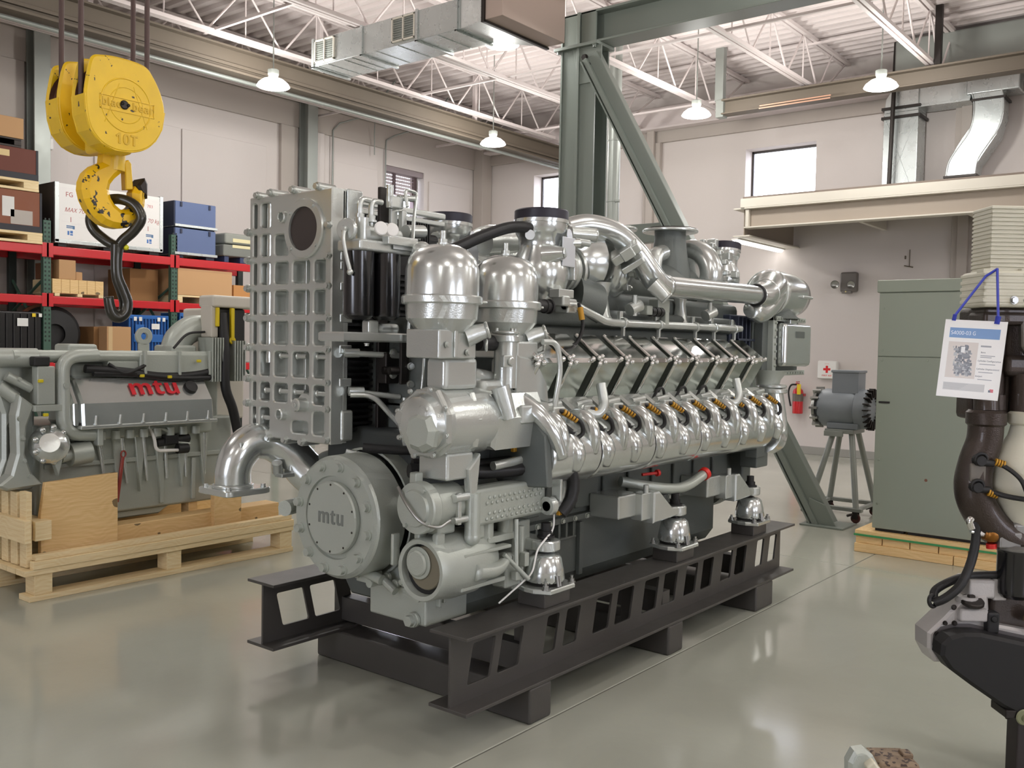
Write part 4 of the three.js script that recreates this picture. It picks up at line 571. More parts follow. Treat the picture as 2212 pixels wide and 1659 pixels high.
// rear return pipe
{
  const p = part('return_pipe', [sweep([[5.94, 1.35, -2.52], [5.95, 1.2, -2.5], [5.95, 1.1, -2.49], [5.91, 1.03, -2.48], [5.82, 1.02, -2.47], [5.68, 1.06, -2.465]], [0.066, 0.068, 0.072, 0.08, 0.095, 0.118], 26, 22)], M.silverSmooth, E);
  part('pipe_flange', [ring([5.94, 1.32, -2.52], [0, 1, 0], 0.06, 0.098, 0.03, 0.005, 32), ring([5.94, 1.355, -2.52], [0, 1, 0], 0.06, 0.094, 0.02, 0.005, 32)], M.silver, p);
  part('inlet_cone', lathe([[0.075, 0], [0.085, 0.05], [0.12, 0.1]], [5.95, 1.36, -2.56], [0.1, 1, 0], 28, 1), M.silverDull, p);
}
// mounts on the near beam, with their arms
[3.335, 4.512, 5.472].forEach((x, i) => {
  const z = ZN, p = part('vibration_mount', [lathe([[0.03, 0.125], [0.055, 0.12], [0.072, 0.105], [0.082, 0.06], [0.09, 0.012], [0.084, 0], [0.0, 0]], [x, 0.565, z], [0, 1, 0], 32, 0.7)], M.silverSmooth, E);
  part('mount_plate', [ext([[-0.125, -0.02], [-0.09, -0.1], [0.09, -0.1], [0.125, -0.02], [0.125, 0.03], [0.09, 0.1], [-0.09, 0.1], [-0.125, 0.03]].map(([a, b]) => [x + a, z + b]), 'xz', 0.528, 0.55, 0.004)], M.silver, p);
  for (const [dx, dz] of [[-0.095, -0.075], [0.1, -0.075], [-0.095, 0.075], [0.1, 0.075]]) part('mount_bolt', [bolt([x + dx, 0.549, z + dz], [0, 1, 0], 0.014, 0.018), rod([x + dx, 0.55, z + dz], [x + dx, 0.58, z + dz], 0.007, 0.007, 8)], M.steel, p);
  part('rubber_cushion', lathe([[0.075, 0], [0.086, 0.02]], [x, 0.549, z], [0, 1, 0], 28), M.black, p);
  part('mount_block', [bb(x - 0.1, x + 0.09, 0.466, 0.53, z - 0.075, z + 0.075, 0.005)], M.skid, p);
  part('mount_stud', [rod([x, 0.68, z], [x, 0.82, z], 0.022, 0.022, 16), bolt([x, 0.755, z], [0, 1, 0], 0.032, 0.03)], M.black, p, 'black threaded stud');
  part('mount_prong', [rod([x - 0.03, 0.6, z + 0.088], [x - 0.03, 0.555, z + 0.095], 0.006), rod([x - 0.015, 0.6, z + 0.088], [x - 0.015, 0.555, z + 0.095], 0.006)], M.steel, p);
  if (!i) part('mount_arm', [disc([x, 0.70, z], [0, 1, 0], 0.066, 0.045, 0.006, 24), bb(x - 0.05, x + 0.05, 0.695, 0.75, z - 0.22, z, 0.008)], M.silver, E);
  else part('mount_arm', [disc([x, 0.705, z], [0, 1, 0], 0.062, 0.05, 0.006, 24), ext([[x - 0.3, 0.7], [x, 0.712], [x, 0.752], [x - 0.1, 0.76], [x - 0.24, 0.86], [x - 0.3, 0.86]], 'xy', z - 0.045, z + 0.045, 0.008), bb(x - 0.38, x - 0.28, 0.72, 0.86, z - 0.05, z + 0.02, 0.006), bb(x - 0.54, x - 0.34, 0.74, 0.86, z - 0.2, z - 0.02, 0.01), rod([x - 0.33, 0.86, z + 0.01], [x - 0.33, 0.9, z + 0.01], 0.014)], M.silver, E);
});
// pipe with red plug, small red tap, ribbed box at the rear
part('filler_pipe', pipe([[4.2, 0.9, -2.6], [4.42, 0.85, -2.46], [4.62, 0.838, -2.44], [4.80, 0.9, -2.42]], 0.028, 0.1, 14), M.silverDull, E);
part('red_plug', [rod([4.785, 0.895, -2.421], [4.812, 0.904, -2.419], 0.034, 0.036, 20)], mat(S(214, 34, 26), 0.4), E, 'red plastic plug');
part('red_tap', [rod([4.25, 0.94, -2.5], [4.33, 0.945, -2.46], 0.008), rod([4.33, 0.945, -2.46], [4.345, 0.946, -2.455], 0.018)], mat(S(190, 30, 26), 0.4), E, 'small red tap');
part('vent_box', [bb(5.55, 5.72, 0.86, 1.02, -2.56, -2.44, 0.01), bb(5.5, 5.62, 0.93, 1.0, -2.5, -2.42, 0.006)], M.silverShaded, E);
part('flywheel_guard', [lathe([[0.3, 0], [0.36, 0.03], [0.36, 0.2], [0, 0.22]], [5.76, 0.86, ZC], [1, 0, 0], 40)], M.silverShaded, E);
// canvas print as a texture for flat signs; u right, v up over the sign's own face
function printed(w, h, draw, rough = 0.5, extra = {}) {
  const c = document.createElement('canvas'); c.width = w; c.height = h; const g = c.getContext('2d'); draw(g, w, h);
  const t = new THREE.CanvasTexture(c); t.colorSpace = THREE.SRGBColorSpace; return mat(0xffffff, rough, 0, { map: t, ...extra });
}
// a printed face: a thin plate carrying its own 0..1 uv
function face(name, w, h, m, parent, at, turn = [0, 0, 0], thick = 0.001) {
  const o = new THREE.Mesh(new THREE.PlaneGeometry(w, h), m); o.name = numbered(name); const q = V(0, 0, 0); for (let p = parent; p && p !== scene; p = p.parent) q.add(p.position);
  o.position.set(at[0] - q.x, at[1] - q.y, at[2] - q.z); o.rotation.set(...turn); o.castShadow = o.receiveShadow = true; parent.add(o); return o;
}
// ---------- overhead rails, ducts, pipes ----------
{
  const a = thing('crane_rail', 'long tan steel crane rail running below the ceiling along the left wall', 'crane rail', [8, 4.9, -10.1]);
  part('rail_web', bb(-2, 14.1, 4.93, 5.19, -10.11, -10.09, 0.002), M.tan, a); part('rail_flange', bb(-2, 14.1, 5.19, 5.215, -10.2, -10.0, 0.004), M.tan, a); part('rail_flange', bb(-2, 14.1, 4.9, 4.93, -10.2, -10.0, 0.004), M.tan, a);
  part('conductor_bar', [bb(-2, 14.1, 4.98, 5.02, -10.08, -10.05, 0.004)], M.tan, a); part('power_pipe', [rod([-2, 4.86, -10.16], [14.1, 4.86, -10.16], 0.025, 0.025, 12)], M.galvDull, a);
  for (const x of [2, 5.2, 8.4, 11.6]) part('rail_hanger', bb(x - 0.03, x + 0.03, 5.21, 5.97, -10.13, -10.07, 0.004), M.ceil, a);
  const b = thing('crane_rail', 'tan steel crane rail with copper bars at the right, hung from a grey post', 'crane rail', [12.6, 4.9, -3]);
  part('rail_web', bb(12.59, 12.61, 5.0, 5.17, -6.2, 4, 0.002), M.tan, b); part('rail_flange', bb(12.5, 12.7, 5.17, 5.195, -6.2, 4, 0.004), M.tan, b); part('rail_flange', bb(12.5, 12.7, 4.98, 5.0, -6.2, 4, 0.004), M.tan, b);
  part('conductor_bars', [rod([12.48, 5.01, -5.6], [12.48, 5.01, -4.6], 0.01), rod([12.46, 4.97, -5.6], [12.46, 4.97, -4.6], 0.01), ], mat(S(206, 160, 136), 0.4, 0.3), b, 'copper coloured bars');
  part('hanger_post', [bb(12.55, 12.65, 5.19, 5.97, -6.33, -6.2, 0.006), bb(12.53, 12.67, 4.95, 5.2, -6.3, -6.18, 0.006)], M.galvDull, b, 'grey hanger post');
  for (const z of [-3.3, -0.5, 2.4]) part('rail_hanger', bb(12.56, 12.64, 5.19, 5.97, z - 0.04, z + 0.04, 0.006), M.darkSteel, b);
}
{
  const d = thing('supply_duct', 'rectangular grey sheet metal air duct with two louvred grilles below the ceiling', 'duct', [7.7, 4.9, -7.6]);
  part('duct_body', [bb(7.41, 7.97, 4.9, 5.22, -9.05, -6.68, 0.006)], M.galv, d);
  for (const z of [-9.03, -8.18, -7.3, -6.72]) part('joint_flange', [bb(7.39, 7.41, 4.88, 5.23, z - 0.018, z + 0.018, 0.003), bb(7.39, 7.99, 4.875, 4.9, z - 0.018, z + 0.018, 0.003)], M.galv, d);
  for (const z of [-8.95, -8.78, -8.5, -8.36, -7.95, -7.6, -7.0]) part('seam', bb(7.42, 7.96, 4.893, 4.9, z - 0.004, z + 0.004, 0.001), M.galv, d);
  for (const [a, b] of [[-8.99, -8.64], [-7.68, -7.32]]) {
    const g = part('grille', [bb(7.385, 7.41, 4.93, 5.2, a, a + 0.02, 0.003), bb(7.385, 7.41, 4.93, 5.2, b - 0.02, b, 0.003), bb(7.385, 7.41, 4.93, 4.95, a, b, 0.003), bb(7.385, 7.41, 5.18, 5.2, a, b, 0.003), bb(7.385, 7.41, 4.93, 5.2, (a + b) / 2 - 0.01, (a + b) / 2 + 0.01, 0.003)], M.cream, d);
    part('grille_back', bb(7.405, 7.409, 4.94, 5.19, a + 0.01, b - 0.01, 0), M.galvDull, g);
    for (let k = 0; k < 9; k++) part('louvre_blade', bb(7.392, 7.405, 4.958 + k * 0.025, 4.964 + k * 0.025, a + 0.02, b - 0.02, 0), M.galvDull, g);
  }
  const w = thing('main_duct', 'tall metal duct box with a widening throat beside the top of the green column', 'duct', [7.8, 4.9, -6.2]);
  const tp = new THREE.BufferGeometry(), c8 = [[7.41, 4.9, -6.68], [7.97, 4.9, -6.68], [7.97, 5.22, -6.68], [7.41, 5.22, -6.68], [7.26, 4.86, -6.22], [8.3, 4.86, -6.22], [8.3, 5.5, -6.22], [7.26, 5.5, -6.22]];
  tp.setAttribute('position', new THREE.Float32BufferAttribute([[0, 4, 5, 1], [1, 5, 6, 2], [2, 6, 7, 3], [3, 7, 4, 0]].flatMap(([p, q, r, t]) => [p, r, q, p, t, r]).flatMap((i) => c8[i]), 3)); tp.computeVertexNormals();
  part('throat', tp, M.galv, w); part('duct_body', bb(7.26, 8.32, 4.86, 5.6, -6.22, -5.98, 0.006), mat(S(176, 158, 148), 0.5, 0.3), w);
  part('joint_flange', [bb(7.24, 8.34, 4.835, 4.86, -6.24, -6.2, 0.003), bb(7.235, 7.26, 4.835, 5.5, -6.24, -6.2, 0.003)], M.darkSteel, w);
}
{
  const x = 13.9, d = thing('vertical_duct', 'square galvanised duct standing on the platform against the back wall', 'duct', [x, 3.77, -4.08]);
  part('duct_body', bb(x - 0.05, x + 0.32, 3.77, 5.0, -4.33, -3.86, 0.008), M.galv, d); part('duct_elbow', ext([[-4.33, 5.0], [-3.86, 5.0], [-3.86, 5.36], [-3.98, 5.4], [-4.2, 5.36], [-4.31, 5.2]], 'zy', x - 0.05, x + 0.32, 0.008), M.galv, d);
  for (const y of [4.93, 5.06]) part('joint_flange', bb(x - 0.075, x + 0.34, y - 0.02, y + 0.02, -4.36, -3.83, 0.004), M.darkSteel, d);
  const diag = (a, b) => rod(a, b, 0.004, 0.004, 5); part('cross_crease', [diag([x - 0.052, 3.8, -4.3], [x - 0.052, 4.9, -3.88]), diag([x - 0.052, 3.8, -3.88], [x - 0.052, 4.9, -4.3])], M.galv, d);
  part('branch_duct', [bb(x - 0.02, x + 0.3, 5.06, 5.34, -3.87, -3.2, 0.008), bb(x - 0.05, x + 0.33, 5.03, 5.06, -3.87, -3.2, 0.003), bb(x - 0.05, x + 0.33, 5.34, 5.37, -3.87, -3.2, 0.003)], M.galv, d);
  const s = thing('curved_duct', 'S-shaped galvanised duct curving down to the platform at the right', 'duct', [x, 3.77, -3.2]);
  const P = [[-3.29, 3.77], [-3.29, 4.0], [-3.26, 4.22], [-3.14, 4.42], [-3.02, 4.6], [-2.97, 4.8], [-2.97, 5.0], [-3.02, 5.2]]; const L = [], R = []; P.forEach(([z, y], i) => { const a = P[Math.max(0, i - 1)], b = P[Math.min(P.length - 1, i + 1)], l = Math.hypot(b[0] - a[0], b[1] - a[1]), nx = (b[1] - a[1]) / l, ny = -(b[0] - a[0]) / l; R.push([z + nx * 0.18, y + ny * 0.18]); L.push([z - nx * 0.18, y - ny * 0.18]); });
  part('duct_body', ext([...R, ...L.reverse()], 'zy', x - 0.05, x + 0.3, 0.006), M.galv, s);
  part('duct_edge', [hose(P.map(([z, y], i) => [x - 0.05, y, z - 0.18]), 0.012, 20, 6), hose(P.map(([z, y]) => [x - 0.05, y, z + 0.18]), 0.012, 20, 6)], M.galv, s);
  for (const y of [4.02, 5.02]) part('joint_band', bb(x - 0.075, x + 0.32, y - 0.016, y + 0.016, y < 4.5 ? -3.5 : -3.18, y < 4.5 ? -3.08 : -2.76, 0.003), M.darkSteel, s);
  part('duct_head', [bb(x - 0.06, x + 0.35, 5.1, 5.36, -3.25, -2.6, 0.02)], M.galv, s);
  const r = thing('round_duct', 'large round ducts and box duct just under the roof deck at the top right', 'duct', [13.2, 5.4, -2.6]);
  part('duct_body', [bb(13.5, 14.0, 5.42, 5.9, -4.1, 1.5, 0.03), bb(13.85, 14.2, 5.3, 5.44, -3.3, 1.5, 0.02)], M.galvDull, r);
  single('drain_pipe', 'thin dark pipe standing before the square duct on the platform', 'pipe', [rod([13.75, 3.76, -4.2], [13.75, 5.95, -4.16], 0.03)], M.darkSteel);
  single('ceiling_pipe', 'white painted pipe running below the roof deck toward the back wall', 'pipe', [rod([-3, 5.36, -8.5], [14.3, 5.36, -8.5], 0.055, 0.055, 14), ...[1, 4, 7, 10, 13].map((q) => rod([q, 5.36, -8.5], [q, 5.95, -8.5], 0.008))], M.ceil);
  single('conduit', 'thin grey conduit bent from ceiling down the left wall, left of the roller door', 'conduit', [pipe([[11.62, 0.02, ZL + 0.06], [11.6, 5.2, ZL + 0.06], [12.3, 5.5, ZL + 0.3], [12.3, 5.93, ZL + 0.9]], 0.014, 0.1, 8)], M.galvDull);
  single('conduit', 'thin grey conduit beside the second steel column of the left wall', 'conduit', [pipe([[10.4, 0.02, ZL + 0.06], [10.4, 5.2, ZL + 0.06], [11.0, 5.45, ZL + 0.3], [11.0, 5.93, ZL + 0.9]], 0.014, 0.1, 8)], M.galvDull);
  single('pull_chain', 'dangling chain and hook against the left wall between two conduits', 'chain', [hose([[11.2, 5.95, ZL + 0.25], [11.2, 5.2, ZL + 0.2], [11.25, 5.05, ZL + 0.15], [11.28, 4.85, ZL + 0.12]], 0.01, 16, 6)], M.galvDull);
}
// small white box on the left wall pilaster
single('sensor_box', 'small white glowing-white box on the pilaster left of the yellow hook', 'sensor', [bb(5.62, 5.76, 3.98, 4.12, ZL + 0.07, ZL + 0.13, 0.01)], M.white).userData.label = 'small white sensor box on the pilaster left of the yellow hook';
// ---------- green steel frame: column, beam, brace ----------
{
  const X = 8.65, t = thing('gantry_frame', 'tall grey-green steel gantry frame with beam and slanted brace behind the engine', 'gantry', [X, 0, -5.9]);
  part('column', [bb(X - 0.14, X - 0.115, 0.02, 5.22, -6.13, -5.71, 0.003), bb(X + 0.115, X + 0.14, 0.02, 5.22, -6.13, -5.71, 0.003), bb(X - 0.115, X + 0.115, 0.02, 5.22, -5.93, -5.905, 0.002), bb(X - 0.17, X - 0.14, 0.02, 5.22, -5.935, -5.9, 0.002)], M.gantry, t);
  part('column_side', bb(X - 0.16, X + 0.14, 0.02, 5.22, -6.15, -6.128, 0.002), M.gantry, t);
  part('base_plate', bb(X - 0.25, X + 0.25, 0, 0.025, -6.2, -5.6, 0.004), M.gantry, t);
  part('beam', [bb(X - 0.012, X + 0.012, 4.9, 5.22, -6.13, 1.5, 0.002), bb(X - 0.14, X + 0.14, 4.875, 4.9, -6.13, 1.5, 0.004), bb(X - 0.14, X + 0.14, 5.2, 5.225, -6.13, 1.5, 0.004)], M.gantry, t);
  part('joint_plate', [bb(X - 0.2, X + 0.15, 4.84, 4.875, -6.22, -5.65, 0.004), bb(X - 0.155, X - 0.14, 4.7, 5.2, -5.93, -5.9, 0.002)], M.gantry, t);
  for (const z of [-6.17, -5.7]) part('bolt', bolt([X - 0.17, 4.84, z], [0, -1, 0], 0.02, 0.03), M.gantry, t);
  // brace: an angle running down to the floor along z
  const a = V(X - 0.16, 4.72, -5.76), b = V(X - 0.16, 0.0, -3.06), d = b.clone().sub(a), L = d.length();
  const q = (w, h, off) => { const g = new RoundedBoxGeometry(w, L, h, 1, 0.003); g.translate(...off); const m = new THREE.Matrix4().makeBasis(V(1, 0, 0), d.clone().normalize(), V(1, 0, 0).cross(d.clone().normalize())); g.applyMatrix4(m); const c = a.clone().add(b).multiplyScalar(0.5); return g.translate(c.x, c.y, c.z); };
  part('brace', [q(0.016, 0.19, [0, 0, 0.0]), q(0.1, 0.014, [0.05, 0, -0.09]), q(0.06, 0.014, [-0.03, 0, 0.1]), q(0.05, 0.05, [-0.025, 0, 0.055])], M.gantry, t);
  part('gusset', [ext([[-6.0, 4.84], [-5.62, 4.84], [-5.62, 4.6], [-5.75, 4.45], [-5.9, 4.45]], 'zy', X - 0.155, X - 0.14, 0.003)], M.gantry, t);
  for (const [y, z] of [[4.72, -5.82], [4.63, -5.78]]) part('bolt', bolt([X - 0.17, y, z], [-1, 0, 0], 0.03, 0.03), M.darkSteel, t);
  part('tie_bar', [bb(X - 0.1, X + 0.02, 2.70, 2.90, -5.72, -4.78, 0.006)], M.gantry, t);
  part('foot_plate', [bb(X - 0.26, X + 0.1, 0, 0.016, -3.26, -2.86, 0.003), ext([[-3.22, 0.016], [-2.95, 0.016], [-3.05, 0.2], [-3.2, 0.25]], 'zy', X - 0.19, X - 0.175, 0.002)], M.gantry, t);
  single('round_column', 'round pale column with bolted bands standing behind the green gantry column', 'column', [rod([10.6, 0, -6.78], [10.6, 5.95, -6.78], 0.085, 0.085, 28), ring([10.6, 4.32, -6.78], [0, 1, 0], 0.08, 0.09, 0.02), ring([10.6, 3.52, -6.78], [0, 1, 0], 0.08, 0.09, 0.02), bx([10.55, 3.53, -6.68], [0.03, 0.03, 0.06])], M.galvDull);
}
// ---------- yellow hook block on its ropes ----------
{
  const t = thing('hook_block', 'yellow twin-sheave crane hook block with chipped paint hanging on four wire ropes', 'hook block', [2.05, 2.35, -3.78]);
  const chip = tex(512, (u, v) => { const n = fbm(u, v, 22, 61, 4), m = fbm(u, v, 4, 71, 3), k = n > 0.8 && m > 0.52; const w = 0.96 + 0.06 * fbm(u, v, 9, 81, 3); return k ? [0.2, 0.15, 0.1] : [0.93 * w, 0.76 * w, 0.1]; }, true, 0.5);
  const chip2 = tex(512, (u, v) => { const n = fbm(u, v, 15, 62, 5), m = fbm(u, v, 4, 74, 3), k = n > 0.57 && m > 0.5; return k ? [0.17, 0.15, 0.14] : [0.93, 0.74, 0.08]; }, true, 0.45);
  const Y = phys(0xffffff, 0.33, 0, { map: chip, clearcoat: 0.3, clearcoatRoughness: 0.2 }), Y2 = phys(0xffffff, 0.35, 0, { map: chip2, clearcoat: 0.2, clearcoatRoughness: 0.3 });
  const cheek = [[1.836, 2.62], [1.855, 2.69], [1.9, 2.708], [1.98, 2.715], [2.075, 2.706], [2.115, 2.67], [2.15, 2.607], [2.166, 2.535], [2.155, 2.465], [2.125, 2.41], [2.08, 2.37], [2.02, 2.348], [1.95, 2.345], [1.893, 2.365], [1.85, 2.41], [1.832, 2.47], [1.826, 2.545]];
  const sc = new THREE.Shape(); cheek.forEach(([a, b], i) => i ? 0 : sc.moveTo(a, b)); sc.splineThru(cheek.slice(1).concat([cheek[0]]).map(([a, b]) => new THREE.Vector2(a, b)));
  for (const [z0, dx, dy] of [[-3.58, 0, 0], [-3.9, 0.05, 0.04]]) {
    const g = (a, b) => ext(sc.clone(), 'xy', a, b, 0.008).translate(dx, dy, 0);
    const p = part('cheek_plate', g(z0 - 0.022, z0), Y, t); part('cheek_plate', g(z0 - 0.115, z0 - 0.095), Y, t);
    const low = cheek.filter(([u, v]) => v < 2.56), ord = low.slice().sort((m, n) => Math.atan2(m[1] - 2.56, m[0] - 1.995) - Math.atan2(n[1] - 2.56, n[0] - 1.995)); const inn = ord.map(([u, v]) => [1.995 + (u - 1.995) * 0.93, 2.56 + (v - 2.56) * 0.93]).reverse();
    part('rim_guard', ext([...ord, ...inn], 'xy', z0 - 0.112, z0 - 0.003, 0).translate(dx, dy, 0), Y, p);
    part('sheave', [lathe([[0.0, 0.01], [0.15, 0.01], [0.165, 0.0], [0.12, 0.03], [0.165, 0.06], [0.15, 0.05], [0, 0.05]], [1.995 + dx, 2.54 + dy, z0 - 0.088], [0, 0, 1], 36)], mat(S(88, 46, 22), 0.5, 0.3), p);
    if (z0 === -3.58) {
      part('raised_ring', tor([1.995, 2.53, z0], [0, 0, 1], 0.105, 0.003, 48, 6.283, 6), Y, p);
      part('raised_globe', [tor([1.995, 2.53, z0], [0, 0, 1], 0.07, 0.002, 32, 6.283, 5).scale(1, 1, 1), ...[0.3, -0.3].map((k) => rod([1.995 + k * 0.3, 2.45, z0], [1.995 + k * 0.1, 2.61, z0], 0.002, 0.002, 5))], Y, p);
      part('raised_banner', [bb(1.885, 2.115, 2.553, 2.556, z0, z0 + 0.003, 0), bb(1.885, 2.115, 2.5, 2.503, z0, z0 + 0.003, 0), bb(1.885, 1.888, 2.5, 2.556, z0, z0 + 0.003, 0), bb(2.112, 2.115, 2.5, 2.556, z0, z0 + 0.003, 0)], Y, p);
      const word = (s, size, x, y) => { const g = new TextGeometry(s, { font, size, depth: 0.003, curveSegments: 3 }); g.computeBoundingBox(); return g.translate(x - g.boundingBox.max.x / 2, y, z0); };
      part('raised_letters', [word('black  bear', 0.03, 2.0, 2.515), word('10T', 0.042, 1.995, 2.375)], mat(S(214, 172, 30), 0.4), p);
      part('axle_end', [disc([1.985, 2.53, z0], [0, 0, 1], 0.018, 0.006), disc([1.975, 2.533, z0 + 0.006], [0, 0, 1], 0.006, 0.002), disc([2.0, 2.53, z0 + 0.006], [0, 0, 1], 0.006, 0.002)], M.darkSteel, p);
    }
  }
  part('yoke', [bb(1.96, 2.09, 2.36, 2.56, -3.86, -3.69, 0.02), rod([2.05, 2.3, -3.79], [2.05, 2.42, -3.79], 0.05, 0.055, 20)], Y, t);
  const hk = [[2.0, 2.37], [1.995, 2.326], [1.955, 2.304], [1.924, 2.273], [1.909, 2.236], [1.906, 2.202], [1.915, 2.164], [1.933, 2.128], [1.96, 2.096], [1.991, 2.074], [2.028, 2.063], [2.065, 2.061], [2.103, 2.068], [2.141, 2.091], [2.165, 2.121], [2.182, 2.173], [2.186, 2.218], [2.184, 2.258], [2.174, 2.283], [2.163, 2.28], [2.14, 2.25], [2.125, 2.219], [2.127, 2.188], [2.12, 2.16], [2.103, 2.145], [2.074, 2.141], [2.046, 2.16], [2.03, 2.184], [2.022, 2.214], [2.028, 2.241], [2.046, 2.266], [2.074, 2.292], [2.088, 2.325], [2.095, 2.37]];
  part('hook_tip', ext([[2.15, 2.225], [2.186, 2.2], [2.187, 2.262], [2.174, 2.286], [2.163, 2.283], [2.138, 2.25]], 'xy', -3.828, -3.742, 0.01), M.darkSteel, t, 'bare dark tip');
  part('hook', ext(hk, 'xy', -3.835, -3.745, 0.022), Y2, t);
  part('safety_latch', [ext([[2.094, 2.345], [2.112, 2.355], [2.126, 2.34], [2.134, 2.233], [2.1, 2.228]], 'xy', -3.81, -3.77, 0.004)], Y, t);
  const rope = (x, z, y0) => part('wire_rope', rod([x, y0, z], [x, 5.21, z], 0.0105, 0.0105, 10), mat(S(86, 68, 64), 0.55, 0.4), t);
  rope(1.838, -3.635, 2.5); rope(2.115, -3.635, 2.55); rope(1.9, -3.92, 2.55); rope(2.215, -3.92, 2.6);
  const ts = thing('lifting_hook', 'dark forged steel eye hook hanging from the yellow crane hook', 'hook', [2.07, 1.68, -3.79]);
  part('eye_and_shank', [hose([[2.075, 1.985, -3.79], [2.04, 2.015, -3.83], [2.005, 2.06, -3.862], [2.0, 2.105, -3.872], [2.03, 2.165, -3.85], [2.07, 2.187, -3.79], [2.115, 2.165, -3.735], [2.135, 2.11, -3.712], [2.115, 2.055, -3.735], [2.085, 2.012, -3.77], [2.07, 1.975, -3.79]], 0.022, 60, 14), sweep([[2.072, 2.0, -3.79], [2.068, 1.913, -3.79], [2.073, 1.856, -3.79], [2.096, 1.8, -3.79], [2.112, 1.75, -3.79], [2.103, 1.71, -3.79], [2.075, 1.69, -3.79], [2.052, 1.703, -3.79], [2.04, 1.733, -3.79], [2.033, 1.775, -3.79]], [0.028, 0.0235, 0.0225, 0.0235, 0.0255, 0.0275, 0.0275, 0.025, 0.022, 0.02], 50, 16)], phys(S(62, 60, 54), 0.3, 0.7, { clearcoat: 0.3 }), ts);
  part('paint_mark', ball([2.098, 1.985, -3.766], 0.012), mat(S(206, 200, 30), 0.4), ts, 'yellow paint mark');
  // trolley that carries the ropes, above the frame
  const tr = thing('hoist_trolley', 'crane hoist trolley above the frame that carries the ropes', 'hoist', [2.05, 5.21, -3.78]);
  part('trolley_body', bb(1.6, 2.5, 5.21, 5.24, -4.1, -3.5, 0.01), M.tan, tr);
}
// ---------- platform (mezzanine) at the right ----------
{
  const t = thing('steel_platform', 'cream steel mezzanine platform edge along the back wall at the right', 'platform', [13.4, 3.3, -2]);
  part('front_web', bb(12.5, 12.515, 3.33, 3.6, -5.76, 4, 0.002), M.taupe, t); part('front_beam', [bb(12.42, 12.6, 3.315, 3.335, -5.76, 4, 0.004), bb(12.42, 12.6, 3.585, 3.605, -5.76, 4, 0.004)], M.cream, t);
  part('fascia', [bb(12.42, 12.45, 3.605, 3.73, -5.82, 4, 0.004)], M.cream, t);
  part('side_web', bb(12.5, 14.29, 3.22, 3.6, -5.8, -5.785, 0.002), M.taupe, t); part('side_beam', [bb(12.44, 14.29, 3.2, 3.22, -5.93, -5.68, 0.003), bb(12.44, 14.29, 3.585, 3.605, -5.93, -5.68, 0.003)], M.cream, t);
  part('deck_plate', bb(12.45, 14.29, 3.605, 3.76, -5.8, 4, 0.004), mat(S(120, 108, 98), 0.7), t);
  part('end_angle', [bb(12.44, 12.5, 3.34, 3.58, -5.75, -5.7, 0.003)], M.cream, t);
  for (const z of [-4.4, -3, -1.6, -0.2]) part('floor_joist', bb(12.52, 14.29, 3.4, 3.6, z - 0.03, z + 0.03, 0.003), M.cream, t);
  for (const y of [3.37, 3.42, 3.54]) part('bolt', bolt([12.5, y, -5.72], [-1, 0, 0], 0.014, 0.012), M.darkSteel, t);

}
{  // added glowing strip and light, standing for the brightly lit beam flange
  const t = thing('added_glow_strip', 'thin glowing strip added for the lit flange under the left platform edge', 'lamp', [13.4, 3.17, -5.95]);
  part('glow_bar', bb(12.62, 14.24, 3.15, 3.185, -6.02, -5.93, 0.012), glow, t); part('strip_backing', bb(12.6, 14.26, 3.183, 3.2, -6.03, -5.9, 0.004), M.white, t);
  const l = new THREE.RectAreaLight(LAMP_COLOR, 5, 1.5, 0.08); l.position.set(0, -0.03, -0.02); l.rotation.x = -Math.PI / 2; l.name = 'added_strip_glow'; t.add(l);
}
// wall fittings
{
  const x = XB, t = thing('emergency_light', 'grey twin-head emergency light on the shaded back wall below the platform', 'emergency light', [x - 0.08, 2.64, -4.87]);
  part('battery_case', [bb(x - 0.12, x, 2.5, 2.8, -5.0, -4.75, 0.03), bb(x - 0.13, x - 0.05, 2.48, 2.52, -4.97, -4.82, 0.012)], mat(S(112, 106, 102), 0.45), t);
  for (const [z, y] of [[-5.06, 2.62], [-4.82, 2.61]]) { const h = part('lamp_head', [lathe([[0, 0], [0.035, 0.005], [0.058, 0.03], [0.062, 0.06], [0.055, 0.06]], [x - 0.13, y, z], [-1, -0.15, 0.2], 24)], mat(S(92, 88, 84), 0.4, 0.2), t); part('reflector', lathe([[0, 0.03], [0.03, 0.036], [0.055, 0.056]], [x - 0.13, y, z], [-1, -0.15, 0.2], 24), M.steel, h); }
  part('indicator', disc([x - 0.13, 2.505, -4.9], [-1, 0, 0], 0.012, 0.01), mat(S(220, 205, 150), 0.4), t);
  const w = thing('sprinkler_bracket', 'thin cross-shaped wire bracket on the shaded wall under the platform', 'bracket', [x, 2.9, -4.05]);
  part('bracket_wires', [rod([x - 0.02, 3.1, -4.03], [x - 0.02, 2.86, -4.03], 0.006), rod([x - 0.02, 2.87, -4.1], [x - 0.06, 2.84, -3.97], 0.008), bx([x - 0.02, 2.99, -4.09], [0.02, 0.05, 0.02])], M.tan, w);
}
